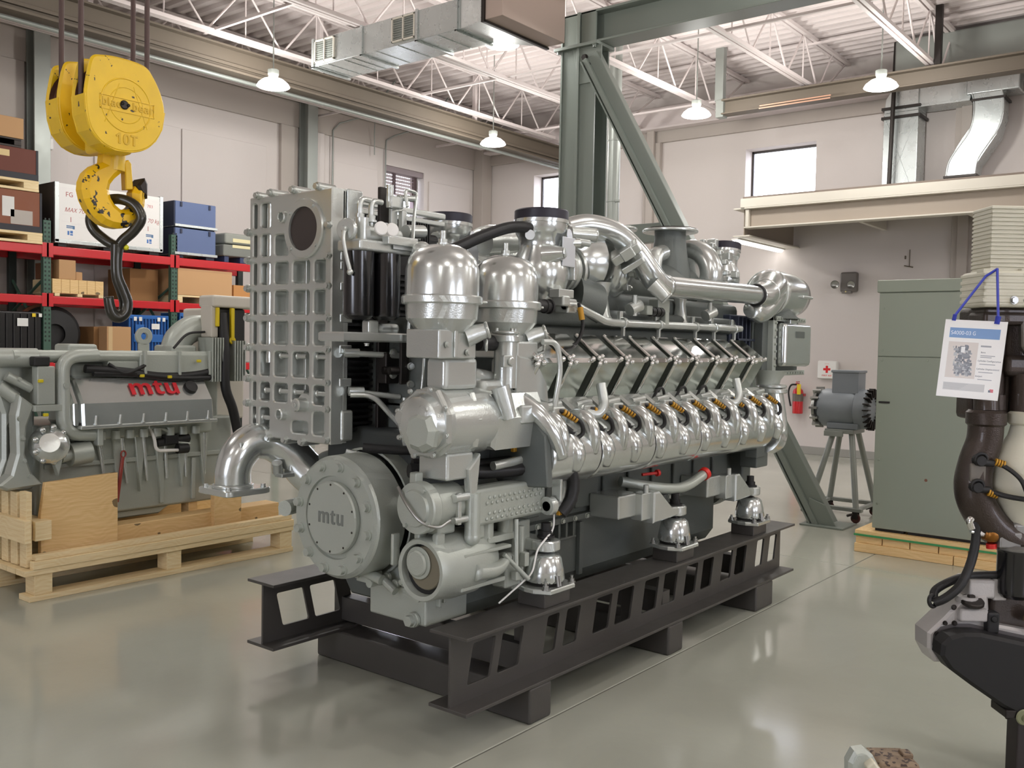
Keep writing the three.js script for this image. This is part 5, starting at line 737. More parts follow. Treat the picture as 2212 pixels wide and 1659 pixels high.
{
  const x = XB, t = thing('first_aid_box', 'white first aid box with a red cross on the back wall', 'first aid box', [x - 0.05, 1.32, -5.16]);
  part('box_body', bb(x - 0.1, x, 1.185, 1.46, -5.31, -5.01, 0.02), M.white, t);
  const m = printed(512, 480, (g, w, h) => { g.fillStyle = '#eceae6'; g.fillRect(0, 0, w, h); g.fillStyle = '#d92a2e'; g.fillRect(w / 2 - 34, 120, 68, 210); g.fillRect(w / 2 - 105, 190, 210, 68); g.font = 'bold 62px sans-serif'; g.textAlign = 'center'; g.fillText('FIRST AID', w / 2, 430); g.fillStyle = '#e6a9a8'; g.fillRect(190, 60, 130, 12); }, 0.4);
  face('front_print', 0.27, 0.25, m, t, [x - 0.1015, 1.3225, -5.16], [0, -Math.PI / 2, 0]);
}
{
  const x = XB - 0.1, z = -5.6, t = thing('fire_extinguisher', 'red fire extinguisher with a yellow tag hung on the back wall', 'fire extinguisher', [x, 0.62, z]);
  part('cylinder', lathe([[0, 0.63], [0.075, 0.63], [0.08, 0.64], [0.08, 0.96], [0.07, 1.0], [0.03, 1.03], [0.025, 1.06], [0, 1.06]], [x, 0, z], [0, 1, 0], 28), M.red, t);
  part('label_band', lathe([[0.0815, 0.82], [0.0815, 0.94]], [x, 0, z], [0, 1, 0], 28), printed(64, 32, (g, w, h) => { g.fillStyle = '#6b625a'; g.fillRect(0, 0, w, h); g.fillStyle = '#d8d2c4'; for (let i = 0; i < 5; i++) g.fillRect(4, 4 + i * 6, 56, 2); }), t);
  part('valve_handle', [rod([x, 1.05, z], [x, 1.1, z], 0.02), bb(x - 0.09, x + 0.02, 1.09, 1.105, z - 0.01, z + 0.015, 0.004), bb(x - 0.08, x + 0.03, 1.115, 1.128, z - 0.01, z + 0.015, 0.004), bb(x, x + 0.095, 0.9, 0.94, z - 0.09, z + 0.09, 0.003)], M.red, t);
  part('discharge_hose', hose([[x - 0.02, 1.08, z - 0.02], [x - 0.03, 1.07, z - 0.1], [x - 0.03, 0.98, z - 0.14], [x - 0.03, 0.82, z - 0.12], [x - 0.03, 0.74, z - 0.1]], 0.014), M.black, t);
  part('inspection_tag', bb(x - 0.1, x - 0.096, 0.93, 1.09, z + 0.02, z + 0.08, 0.001), mat(S(226, 196, 40), 0.5), t, 'yellow tag');
}
// ---------- steel cabinet on a timber base ----------
{
  const X = 7.65, cab = phys(S(136, 142, 128), 0.45, 0, { clearcoat: 0.2, clearcoatRoughness: 0.35, bumpMap: nz.paint, bumpScale: 0.0002 }), t = thing('steel_cabinet', 'tall plain grey-green steel cabinet standing on timbers behind the hanging sign', 'cabinet', [8.2, 0.175, -1.8]);
  part('cabinet_body', [bb(X + 0.01, X + 1.0, 0.2, 2.08, -2.38, -1.1, 0.006)], cab, t);
  part('top_cap', bb(X - 0.01, X + 1.02, 2.075, 2.172, -2.395, -1.085, 0.008), cab, t);
  part('front_panel', bb(X, X + 0.012, 1.572, 2.07, -2.375, -1.1, 0.004), cab, t); part('front_panel', bb(X, X + 0.012, 0.2, 1.566, -2.375, -1.1, 0.004), cab, t);
  part('gap_shade_strip', [bb(X + 0.03, X + 0.9, 0.175, 0.205, -2.36, -2.14, 0.003), bb(X + 0.03, X + 0.9, 0.175, 0.205, -2.11, -1.1, 0.003)], M.black, t);  // black strips paint the shade of the gap under the cabinet
  const rv = []; for (const y of [0.4, 0.75, 1.05, 1.45, 1.54, 1.62, 1.95]) rv.push([X, y, -2.34]); rv.push([X, 1.545, -2.0], [X, 1.545, -1.6], [X, 2.1, -2.0], [X, 2.1, -1.5]);
  pieces('rivet', disc([0, 0, 0], [-1, 0, 0], 0.009, 0.006, 0.002, 10), cab, t, rv);
  part('latch', [bb(X - 0.006, X, 1.2, 1.215, -2.355, -2.27, 0.001)], M.darkSteel, t); part('scuff_mark', [disc([X, 0.62, -1.98], [-1, 0, 0], 0.012, 0.001, 0.0005, 8)], mat(S(112, 72, 56), 0.7), t);
  const b = thing('timber_base', 'layered pine timber base with a green strap under the grey-green cabinet', 'timber base', [8.2, 0, -1.8]);
  for (let i = 0; i < 2; i++) part('bottom_board', bb(X - 0.05, X + 1.0, 0.0, 0.07, i ? -1.75 : -2.495, i ? -1.05 : -1.755, 0.005), M.ply, b);
  for (let i = 0; i < 7; i++) part('spacer_block', bb(X - 0.03, X + 0.3, 0.07, 0.125, -2.49 + i * 0.21, -2.49 + i * 0.21 + 0.203, 0.004), M.ply, b);
  part('top_board', bb(X - 0.04, X + 1.0, 0.125, 0.175, -2.495, -1.05, 0.004), M.ply, b);
  part('strap', bb(X - 0.052, X - 0.04, 0.13, 0.145, -2.5, -1.1, 0.001), mat(S(56, 140, 84), 0.4), b, 'green plastic strap');
}
// ---------- electric motor on its stand ----------
{
  const x = 9.12, z = -3.1, y = 1.055, t = thing('electric_motor', 'grey electric motor with box on top, set on a four-legged stand', 'motor', [x, 0.86, z]);
  part('motor_body', [lathe([[0, 0], [0.14, 0], [0.17, 0.02], [0.185, 0.05], [0.185, 0.33], [0.175, 0.36], [0.19, 0.37], [0.19, 0.47], [0.15, 0.49], [0, 0.49]], [x, y, z - 0.26], [0, 0, 1], 36, 0.5), bb(x - 0.14, x + 0.14, 0.86, 0.92, z - 0.15, z + 0.15, 0.01)], mat(S(132, 138, 144), 0.45, 0.15), t);
  part('terminal_box', [bb(x - 0.11, x + 0.11, 1.2, 1.42, z - 0.12, z + 0.13, 0.008), bb(x - 0.12, x + 0.12, 1.4, 1.425, z - 0.13, z + 0.14, 0.006)], mat(S(134, 140, 147), 0.42, 0.15), t);
  const ca = []; for (let i = 0; i < 12; i++) { const a = i / 12 * 6.283; ca.push(bb(-0.012, 0.012, 0.13, 0.2, -0.06, 0.02, 0.004).rotateZ(a).translate(x, y, z - 0.25)); } part('front_cage', [...ca, ring([x, y, z - 0.3], [0, 0, 1], 0.1, 0.17, 0.03), disc([x, y, z - 0.29], [0, 0, 1], 0.06, 0.03)], M.steel, t);
  const fi = []; for (let i = 0; i < 20; i++) { const a = i / 20 * 6.283; fi.push(bb(-0.006, 0.006, 0.12, 0.2, -0.03, 0.03, 0.002).rotateZ(a).translate(x, y, z + 0.23)); } part('cooling_fins', fi, M.darkSteel, t).userData.kind = 'stuff';
  const s = thing('motor_stand', 'four-legged grey steel stand on casters carrying the electric motor', 'stand', [x, 0, z]);
  part('top_plate', [bb(x - 0.16, x + 0.16, 0.82, 0.86, z - 0.16, z + 0.12, 0.006), bb(x - 0.18, x - 0.15, 0.79, 0.84, z - 0.16, z + 0.02, 0.004)], M.galvDull, s);
  for (const [dx, dz] of [[-0.27, -0.24], [0.27, -0.24], [-0.27, 0.2], [0.27, 0.2]]) part('leg', rod([x + dx * 0.35, 0.82, z + dz * 0.4], [x + dx, 0.13, z + dz], 0.028), M.galvDull, s);
  for (const dx of [-0.27, 0.27]) part('base_rail', bb(x + dx - 0.03, x + dx + 0.03, 0.105, 0.14, z - 0.3, z + 0.26, 0.004), M.galvDull, s);
  for (const dz of [-0.24, 0.2]) part('base_rail', bb(x - 0.27, x + 0.27, 0.105, 0.135, z + dz - 0.02, z + dz + 0.02, 0.004), M.galvDull, s);
  for (const [dx, dz] of [[-0.27, -0.24], [0.27, -0.24], [-0.27, 0.2], [0.27, 0.2]]) { const c = part('caster', [disc([x + dx - 0.015, 0.045, z + dz], [1, 0, 0], 0.045, 0.03, 0.008, 20)], mat(S(74, 34, 30), 0.5), s); part('caster_fork', [bb(x + dx - 0.03, x + dx - 0.02, 0.04, 0.105, z + dz - 0.025, z + dz + 0.025, 0.002), bb(x + dx + 0.02, x + dx + 0.03, 0.04, 0.105, z + dz - 0.025, z + dz + 0.025, 0.002), rod([x + dx - 0.06, 0.07, z + dz - 0.06], [x + dx, 0.09, z + dz], 0.012)], M.darkSteel, c); }
}
// ---------- pallet rack along the left wall, with what stands on it ----------
const ZF = -11.0, ZB = -11.95;
{
  const t = thing('pallet_rack', 'tall pallet rack with red beams and green posts along the left wall', 'rack', [6, 0, -11.5]);
  for (const x of [3.55, 5.165, 6.79, 8.42]) {
    const p = part('post', [bb(x - 0.045, x + 0.045, 0.01, 2.95, ZF - 0.07, ZF, 0.006), bb(x - 0.06, x + 0.06, 0, 0.01, ZF - 0.1, ZF + 0.03, 0.002)], M.green, t);
    const hs = []; for (let y = 1.55; y < 2.95; y += 0.05) hs.push(bb(x - 0.03, x - 0.014, y, y + 0.022, ZF, ZF + 0.003, 0), bb(x + 0.014, x + 0.03, y, y + 0.022, ZF, ZF + 0.003, 0)); part('slots', hs, M.darkGreen, p).userData.kind = 'stuff';
    part('rear_post', bb(x - 0.045, x + 0.045, 0, 2.95, ZB, ZB + 0.07, 0.006), M.darkGreen, t);
    for (const [a, b] of [[1.5, 2.3], [2.3, 1.9], [0.4, 1.4]]) part('frame_brace', rod([x, a, ZF - 0.04], [x, b, ZB + 0.04], 0.018, 0.018, 6), M.green, t);
  }
  for (const [y0, y1] of [[2.555, 2.66], [1.985, 2.08], [1.2, 1.3]]) for (const [a, b] of [[3.6, 5.12], [5.21, 6.745], [6.835, 8.375]]) {
    const p = part('beam', [bb(a, b, y0, y1, ZF - 0.05, ZF + 0.01, 0.01), bb(a - 0.06, a + 0.02, y0 - 0.03, y1 + 0.03, ZF, ZF + 0.014, 0.004), bb(b - 0.02, b + 0.06, y0 - 0.03, y1 + 0.03, ZF, ZF + 0.014, 0.004)], M.red, t);
    part('rear_beam', bb(a, b, y0, y1, ZB, ZB + 0.05, 0.01), M.red, p); part('deck_bars', Array.from({ length: 5 }, (_, k) => bb(a + 0.15 + k * 0.29, a + 0.2 + k * 0.29, y1 - 0.03, y1, ZB + 0.04, ZF - 0.04, 0.003)), M.galvDull, p);
  }
}
const T1 = 2.663, T2 = 2.083, T3 = 1.303;
// left stack of brown crates on the top level
function palletBox(name, label, x0, x1, y0, h, m, papers) {
  const t = thing(name, label, 'crate', [(x0 + x1) / 2, y0, -11.4]), zf = -10.98, zb = -11.85;
  part('crate_foot', [bb(x0, x1 + 0.01, y0, y0 + 0.03, zb, zf + 0.01, 0.004), bb(x0, x1 + 0.01, y0 + 0.095, y0 + 0.125, zb, zf + 0.01, 0.004), bb(x0, x0 + 0.12, y0 + 0.03, y0 + 0.1, zb, zf + 0.008, 0.003), bb(x1 - 0.16, x1 + 0.008, y0 + 0.03, y0 + 0.1, zb, zf + 0.008, 0.003)], M.wood, t);
  part('crate_body', bb(x0, x1, y0 + 0.125, y0 + h, zb, zf, 0.006), m, t);
  part('base_band', [bb(x0 - 0.004, x1 + 0.006, y0 + 0.125, y0 + 0.195, zb, zf + 0.006, 0.003), bb(x1 - 0.02, x1 + 0.006, y0 + 0.19, y0 + h, zb, zf + 0.004, 0.003)], mat(S(44, 44, 50), 0.6), t);
  for (const [a, b, c, d, col] of papers) part('paper_label', bb(a, b, y0 + c, y0 + d, zf, zf + 0.003, 0), mat(S(...col), 0.7), t);
}
palletBox('brown_crate', 'brown crate with white papers taped on, lower one at left on the top shelf', 4.15, 5.09, T1, 0.58, M.brownBox, [[4.66, 4.79, 0.28, 0.5, [216, 214, 210]], [4.75, 4.99, 0.2, 0.36, [176, 168, 160]]]);
palletBox('brown_crate', 'dark brown crate standing on another brown crate, below the tan carton', 4.2, 5.05, T1 + 0.584, 0.47, mat(S(104, 56, 44), 0.7), [[4.62, 4.74, 0.36, 0.43, [214, 190, 140]]]);
{
  const t = thing('tan_carton', 'plain tan carton on a low pallet, topmost of the stack left of the yellow hook', 'carton', [4.5, 3.72, -11.4]);
  part('pallet_foot', [bb(4.25, 4.88, 3.72, 3.745, -11.8, -11.0, 0.004), bb(4.25, 4.88, 3.8, 3.82, -11.8, -11.0, 0.004), bb(4.8, 4.88, 3.745, 3.8, -11.8, -11.0, 0.003), bb(4.25, 4.34, 3.745, 3.8, -11.8, -11.0, 0.003)], M.darkSteel, t);
  part('carton_body', bb(4.25, 4.9, 3.82, 4.05, -11.8, -10.99, 0.006), M.card, t);
}
{
  const t = thing('white_case', 'large white transport case with dark ends and red handwriting on the top shelf', 'case', [5.94, T1, -11.4]);
  part('case_body', bb(5.27, 6.61, T1 + 0.07, 3.40, -11.85, -11.0, 0.01), M.white, t);
  part('case_end', bb(5.245, 5.27, T1 + 0.05, 3.405, -11.86, -11.01, 0.004), mat(S(60, 52, 48), 0.6), t);
  part('edge_trim', [bb(5.25, 5.3, T1 + 0.05, 3.41, -11.012, -10.992, 0.004), bb(6.58, 6.625, T1 + 0.05, 3.41, -11.85, -10.992, 0.004), bb(5.25, 6.62, T1 + 0.04, T1 + 0.085, -11.85, -10.992, 0.004)], M.galv, t);
  for (const g of [bb(5.3, 5.4, T1, T1 + 0.05, -11.8, -11.02, 0.004), bb(6.45, 6.58, T1, T1 + 0.05, -11.8, -11.02, 0.004), bb(5.85, 5.95, T1, T1 + 0.05, -11.8, -11.02, 0.004)]) part('runner', g, M.black, t);
  const m = printed(1024, 512, (g, w, h) => { g.fillStyle = '#e6e3e0'; g.fillRect(0, 0, w, h); for (let i = 0; i < 60; i++) { g.fillStyle = 'rgba(150,140,140,' + (0.03 + 0.06 * hash(i, 3, 4)) + ')'; g.fillRect(hash(i, 1, 1) * w, hash(i, 2, 1) * h, 20 + hash(i, 3, 1) * 90, 2 + hash(i, 4, 1) * 7); } g.fillStyle = '#9c3a36'; g.font = '64px sans-serif'; g.fillText('FG  783', 60, 90); g.font = 'italic 58px sans-serif'; g.fillText('MAX 70 kg', 50, 240); g.fillText('MAX 70 kg', 760, 250); g.fillRect(110, 290, 6, 50); g.fillRect(900, 290, 6, 50); g.fillStyle = '#b02a30'; g.beginPath(); g.arc(820, 60, 12, 0, 7); g.fill(); g.font = '40px sans-serif'; g.fillText('783', 890, 90); g.fillStyle = '#4d6f96'; for (const x of [70, 880]) { g.fillRect(x, 375, 80, 12); g.fillRect(x, 392, 80, 10); g.fillRect(x + 60, 375, 20, 34); } g.fillStyle = '#3f6fb2'; for (const x of [80, 400, 890]) { g.fillRect(x, 430, 18, 40); g.fillRect(x + 26, 426, 26, 26); g.fillRect(x + 26, 458, 26, 14); } });
  face('case_print', 1.27, 0.6, m, t, [5.935, 3.055, -10.9985]);
}
for (const [y, h, lab] of [[T1 + 0.05, 0.335, 'blue transport box with metal corners, lower of two on the top shelf'], [T1 + 0.41, 0.32, 'blue transport box with metal corners, upper of two on the top shelf']]) {
  const t = thing('blue_box', lab, 'box', [7.1, y - 0.03, -11.4], 'stacked blue boxes');
  const m = mat(S(92, 108, 148), 0.5), dk = mat(S(46, 52, 74), 0.55);
  part('box_body', bb(6.80, 7.40, y, y + h, -11.7, -11.0, 0.01), m, t); part('box_end', bb(6.785, 6.80, y, y + h, -11.7, -11.01, 0.003), dk, t);
  part('metal_rail', [bb(6.79, 7.42, y - 0.01, y + 0.025, -11.7, -10.985, 0.004)], M.galv, t);
  for (const x of [6.88, 7.3]) part('clasp', bb(x - 0.014, x + 0.014, y + h - 0.07, y + h - 0.01, -11.0, -10.985, 0.003), dk, t);
  for (const x of [6.87, 7.33]) part('skid_foot', bb(x - 0.06, x + 0.06, y - (y < 2.8 ? 0.05 : 0.036), y - 0.008, -11.65, -11.02, 0.003), dk, t);
}
{
  const t = thing('grey_case', 'stack of grey equipment cases with cream labels, right end of the top shelf', 'case', [7.8, T1, -11.3]);
  part('lower_case', bb(7.52, 8.1, T1 + 0.08, T1 + 0.24, -11.6, -11.0, 0.02), mat(S(120, 122, 116), 0.5), t); part('upper_case', bb(7.56, 8.1, T1 + 0.25, T1 + 0.40, -11.6, -11.02, 0.03), mat(S(146, 148, 140), 0.5), t);
  part('label_strip', [bb(7.68, 7.98, T1 + 0.28, T1 + 0.33, -11.02, -11.015, 0), bb(7.66, 7.98, T1 + 0.2, T1 + 0.24, -11.0, -10.995, 0)], mat(S(224, 214, 170), 0.6), t); part('case_feet', [bb(7.55, 7.62, T1, T1 + 0.08, -11.5, -11.02, 0.004), bb(7.8, 8.0, T1, T1 + 0.08, -11.5, -11.02, 0.004)], mat(S(50, 60, 96), 0.5), t);
}
const box = (name, label, b, m, group, tape) => { const t = thing(name, label, 'carton', [(b[0] + b[1]) / 2, b[2], (b[4] + b[5]) / 2], group); part('carton_body', bb(...b, 0.006), m, t); if (tape) part('tape', [bb((b[0] + b[1]) / 2 - 0.03, (b[0] + b[1]) / 2 + 0.03, b[3], b[3] + 0.002, b[4], b[5], 0), bb(...tape, b[5], b[5] + 0.002, 0)], mat(S(206, 176, 132), 0.4), t); return t; };
{
  const t = thing('wooden_crate', 'open pine crate on the middle shelf with small cartons on it', 'crate', [5.53, T2, -11.3]);
  for (let i = 0; i < 6; i++) part('crate_board', bb(5.225 + i * 0.103, 5.225 + i * 0.103 + 0.1, T2 + 0.035, T2 + 0.2, -11.02, -11.0, 0.003), M.ply, t);
  part('crate_shell', [bb(5.225, 5.84, T2 + 0.03, T2 + 0.2, -11.5, -11.02, 0.004)], M.wood, t); for (const x of [5.25, 5.52, 5.78]) part('crate_runner', bb(x, x + 0.06, T2, T2 + 0.035, -11.5, -11.0, 0.003), M.wood, t);
}
box('small_carton', 'small brown carton standing on the pine crate, middle shelf', [5.31, 5.51, T2 + 0.202, T2 + 0.43, -11.25, -11.02], M.card);
box('small_carton', 'dark brown carton half hidden behind the green post, middle shelf', [5.21, 5.30, T2 + 0.202, T2 + 0.39, -11.4, -11.15], mat(S(110, 70, 46), 0.8));
box('small_carton', 'smallest brown carton, right of another on the pine crate', [5.53, 5.61, T2 + 0.202, T2 + 0.3, -11.2, -11.06], M.card);
{
  const t = thing('pallet_carton', 'big tan carton on a low wooden pallet, middle shelf at right', 'carton', [7.25, T2, -11.4]);
  part('carton_body', bb(6.84, 7.66, T2 + 0.1, 2.53, -11.8, -11.0, 0.006), mat(S(198, 156, 112), 0.75), t); part('tape', bb(6.86, 7.64, T2 + 0.42, T2 + 0.445, -11.0, -10.998, 0), mat(S(188, 146, 104), 0.4), t);
  part('pallet_deck', bb(6.84, 7.66, T2 + 0.075, T2 + 0.098, -11.8, -11.0, 0.003), M.wood, t); for (const x of [6.84, 7.2, 7.58]) part('pallet_block', bb(x, x + 0.07, T2, T2 + 0.075, -11.8, -11.0, 0.003), M.wood, t);
}
box('tan_carton', 'darker carton with black lettering behind the middle green post', [6.35, 6.74, T2 + 0.002, 2.5, -11.85, -11.3], mat(S(150, 108, 66), 0.8));
box('tan_carton', 'orange-brown carton at the right end of the middle shelf', [7.72, 8.3, T2 + 0.002, T2 + 0.28, -11.6, -11.05], mat(S(196, 140, 84), 0.8));
// lower level
{
  const t = thing('black_crate', 'large ribbed black plastic crate with white and yellow stickers, far left', 'crate', [4.6, T3, -11.4]);
  part('crate_body', bb(4.0, 5.10, T3, 1.89, -11.8, -11.0, 0.02), M.blackGloss, t); for (let i = 0; i < 13; i++) part('crate_rib', bb(4.06 + i * 0.08, 4.075 + i * 0.08, T3 + 0.03, 1.86, -11.0, -10.985, 0.003), M.black, t);
  for (const [a, b, c, d, col] of [[4.82, 4.94, 1.72, 1.81, [222, 222, 220]], [4.985, 5.025, 1.83, 1.87, [220, 190, 30]], [5.06, 5.095, 1.83, 1.87, [226, 226, 220]]]) part('sticker', bb(a, b, c, d, -10.985, -10.982, 0), mat(S(...col), 0.6), t);
  const d = thing('black_drum', 'big black round drum standing behind the first green rack post', 'drum', [5.3, T3, -11.4]);
  part('drum_body', [lathe([[0.12, 0], [0.28, 0.01], [0.33, 0.06], [0.33, 0.24], [0.28, 0.29], [0.12, 0.3]], [5.28, T3 + 0.335, -11.35], [0, 0, 1], 36), disc([5.28, T3 + 0.335, -11.3], [0, 0, 1], 0.14, 0.2)], M.black, d); part('brown_rim', ring([5.3, T3 + 0.34, -11.42], [0, 0, 1], 0.3, 0.352, 0.05), M.brownBox, d);
}
box('floor_carton', 'dark brown carton on the low shelf, left of a lighter taped one', [5.78, 6.1, T3 + 0.002, 1.74, -11.5, -11.12], mat(S(138, 100, 60), 0.8));
box('floor_carton', 'tan taped carton on the low shelf left of the blue tote', [5.83, 6.14, T3 + 0.002, 1.745, -11.1, -10.9], M.card, null, [5.85, 5.9, 1.4, 1.74]);
{
  const B = mat(S(34, 96, 170), 0.45), B2 = mat(S(22, 62, 120), 0.5);
  function tote(x0, x1, y0, y1, zf, label, tags) {
    const t = thing('blue_tote', label, 'tote', [(x0 + x1) / 2, y0, zf - 0.25], 'blue plastic totes on the low shelf');
    part('tote_body', bb(x0 + 0.02, x1 - 0.02, y0, y1 - 0.02, zf - 0.45, zf - 0.02, 0.01), B2, t); part('tote_rim', [bb(x0, x1, y1 - 0.05, y1, zf - 0.46, zf, 0.008), bb(x0, x1, y0, y0 + 0.03, zf - 0.46, zf, 0.006)], B, t);
    const n = Math.round((x1 - x0) / 0.045); for (let i = 0; i <= n; i++) part('tote_rib', bb(x0 + i * (x1 - x0 - 0.014) / n, x0 + 0.014 + i * (x1 - x0 - 0.014) / n, y0 + 0.02, y1 - 0.04, zf - 0.03, zf - 0.002, 0.002), B, t);
    for (const [a, b, c, d] of tags) part('white_tag', bb(x0 + a, x0 + b, y0 + c, y0 + d, zf, zf + 0.004, 0.001), M.white, t);
    return t;
  }
  const t = tote(6.16, 6.7, T3 + 0.002, 1.90, -10.98, 'tall ribbed blue tote with white tags on the low shelf', [[0.06, 0.1, 0.52, 0.57], [0.13, 0.17, 0.52, 0.57], [0.38, 0.42, 0.52, 0.57], [0.45, 0.49, 0.52, 0.57], [0.3, 0.41, 0.42, 0.49]]);
  for (const g of [bb(6.24, 6.36, 1.68, 1.78, -10.99, -10.972, 0.004), bb(6.22, 6.38, 1.56, 1.66, -10.99, -10.975, 0.01), bb(6.46, 6.62, 1.56, 1.66, -10.99, -10.975, 0.01)]) part('panel', g, B, t);
  tote(6.87, 7.4, T3 + 0.002, 1.5, -11.0, 'blue tote at the bottom of the stack right of the post', [[0.2, 0.28, 0.08, 0.14]]);
  tote(6.87, 7.4, 1.503, 1.73, -11.0, 'second blue tote in the stack right of the middle post', [[0.24, 0.34, 0.04, 0.1]]);
  tote(6.87, 7.4, 1.733, 1.95, -11.0, 'topmost blue tote in the stack right of the middle post', [[0.2, 0.29, 0.02, 0.1]]);
}
// ---------- second engine on its wooden pallet ----------
{
  const t = thing('wooden_pallet', 'pine shipping pallet with side boards under the small silver engine', 'pallet', [3.57, 0, -6.3]);
  const x0 = 2.6, x1 = 4.55, zf = -5.74, zb = -6.95;
  for (const z of [zf - 0.06, -6.3, zb + 0.06]) { part('bottom_board', bb(x0 - 0.02, x1, 0, 0.035, z - 0.07, z + 0.07, 0.003), M.wood, t); for (const x of [x0 + 0.07, 3.55, x1 - 0.06]) part('pallet_block', bb(x - 0.055, x + 0.055, 0.035, 0.16, z - 0.06, z + 0.06, 0.004), M.wood, t); }
  for (let i = 0; i < 10; i++) part('deck_board', bb(x0 - 0.05, x1, 0.16, 0.195, zb + 0.123 * i, zb + 0.123 * i + 0.115, 0.003), M.wood, t);
  part('side_board', bb(x0, x1, 0.195, 0.245, zf - 0.03, zf + 0.02, 0.004), M.wood, t); part('side_board', bb(x0 + 0.02, x1 - 0.01, 0.245, 0.28, zf - 0.05, zf + 0.005, 0.004), M.wood, t);
  part('inner_sill', bb(x0 + 0.2, x1 - 0.02, 0.2, 0.36, zf - 0.3, zf - 0.14, 0.006), M.ply, t); part('inner_sill', bb(x0 + 0.2, x1 - 0.02, 0.2, 0.36, zb + 0.1, zb + 0.26, 0.006), M.ply, t);
  part('plywood_gusset', ext([[2.7, 0.245], [3.2, 0.245], [3.2, 0.72], [2.73, 0.70], [2.7, 0.5]], 'xy', zf - 0.14, zf - 0.1, 0.003), M.ply, t); part('plywood_gusset', bb(3.93, 4.16, 0.25, 0.56, zf - 0.15, zf - 0.1, 0.004), M.ply, t); part('plywood_gusset', bb(3.85, 3.92, 0.25, 0.7, zf - 0.4, zf - 0.3, 0.004), M.ply, t); part('plywood_gusset', bb(4.2, 4.5, 0.25, 0.5, zb + 0.1, zb + 0.15, 0.004), M.ply, t);
  // stacked boards of the crate's end
  for (let i = 0; i < 9; i++) part('upright_board', bb(x0 - 0.01, x0 + 0.025, 0.2, 0.66 - (i % 3) * 0.012, zf - 0.14 - i * 0.125, zf - 0.05 - i * 0.125, 0.003), M.wood, t);
  part('cross_board', bb(x0 - 0.05, x0 - 0.01, 0.36, 0.5, -6.9, zf + 0.02, 0.004), M.wood, t); part('cross_board', bb(x0 + 0.03, x0 + 0.13, 0.36, 0.48, -6.9, zf - 0.02, 0.004), M.wood, t);
}
{
  const t = thing('small_engine', 'smaller silver engine with red lettering on its rocker cover, set on a wooden pallet', 'engine', [3.4, 0.37, -6.3]), D = M.silverDull;
  part('engine_block', [bb(2.78, 4.2, 0.42, 1.04, -6.75, -6.02, 0.02), ...[3.24, 3.4, 3.55, 3.72, 3.9].map((x) => ext([[x, 0.98], [x + 0.09, 0.98], [x + 0.045, 0.55]], 'xy', -6.03, -5.99, 0.006)), bb(3.6, 3.63, 0.45, 0.75, -6.03, -6.0), bb(3.85, 3.88, 0.45, 0.75, -6.03, -6.0), bb(2.8, 4.2, 0.76, 0.79, -6.03, -6.0)], D, t);
  part('sump', ext([[2.9, 0.42], [3.7, 0.42], [3.62, 0.37], [2.95, 0.37]], 'xy', -6.7, -6.05, 0.01), D, t);
  part('dipstick', [rod([3.31, 0.8, -5.98], [3.27, 0.5, -5.98], 0.012), tor([3.315, 0.82, -5.98], [0.3, 0, 1], 0.022, 0.005, 16)], mat(S(150, 60, 50), 0.4), t, 'dipstick with a red ring');
  const c = part('rocker_cover', [ext([[-6.12, 1.36], [-5.98, 1.335], [-5.86, 1.18], [-5.845, 1.03], [-5.86, 1.02], [-6.2, 1.02]], 'zy', 2.97, 3.93, 0.014), ext([[-6.1, 1.35], [-5.98, 1.32], [-5.88, 1.18], [-5.87, 1.04], [-6.2, 1.04]], 'zy', 2.9, 2.98, 0.03)], M.silverSmooth, t);
  part('cover_lip', bb(2.95, 3.95, 1.015, 1.04, -6.2, -5.835, 0.006), M.silver, c); for (let i = 0; i < 6; i++) part('cover_rib', [rod([3.05 + i * 0.165, 1.04, -5.845], [3.06 + i * 0.165, 1.1, -5.852], 0.008), bolt([3.05 + i * 0.165, 1.04, -5.84], [0, 1, 0], 0.01, 0.012)], M.silver, c);
  const n = V(0, 0.12, 0.155).normalize(), tg = new TextGeometry('mtu', { font, size: 0.118, depth: 0.006, curveSegments: 4 }); tg.computeBoundingBox(); tg.scale(1.18, 1, 1);
  const mm = new THREE.Matrix4().makeBasis(V(1, 0, 0), V(0, 1, 0).addScaledVector(n, -n.y).normalize(), n); tg.applyMatrix4(mm); tg.translate(3.31, 1.225, -5.885);
  part('red_lettering', tg, mat(S(206, 24, 40), 0.4), c, 'red raised letters'); part('filler_cap', [orient(new THREE.CylinderGeometry(0.045, 0.05, 0.03, 20), n.toArray(), [3.78, 1.265, -5.91])], M.black, c, 'black filler cap');
  part('coolant_pipe', [pipe([[3.1, 1.49, -5.93], [2.87, 1.48, -5.92], [2.87, 0.99, -5.9], [3.1, 0.97, -5.93]], 0.043, 0.12, 18), bb(3.08, 3.12, 0.9, 1.03, -6.0, -5.87, 0.008), disc([2.87, 1.3, -5.86], [0, 0, 1], 0.02, 0.006)], D, t);
  part('intake_manifold', [bb(2.62, 4.05, 1.44, 1.5, -6.5, -6.0, 0.02), bb(3.42, 3.98, 1.36, 1.5, -6.02, -5.95, 0.012), ...[3.44, 3.7, 3.94].map((x) => bb(x, x + 0.02, 1.35, 1.52, -5.97, -5.93, 0.004)), bb(3.2, 3.42, 1.38, 1.45, -6.05, -5.97, 0.01), rod([2.6, 1.48, -6.0], [4.05, 1.48, -6.0], 0.04), bb(2.95, 3.15, 1.5, 1.56, -6.2, -6.0, 0.02)], D, t);
  const tb = []; for (let i = 0; i < 18; i++) tb.push([2.7 + i * 0.078, 1.5, -6.02]); pieces('manifold_bolt', bolt([0, 0, 0], [0, 1, 0], 0.012, 0.02), D, t, tb);
  part('lifting_eye', [ring([3.58, 1.62, -6.2], [0, 0, 1], 0.026, 0.062, 0.025), bb(3.54, 3.62, 1.5, 1.57, -6.2, -6.175, 0.006)], D, t);
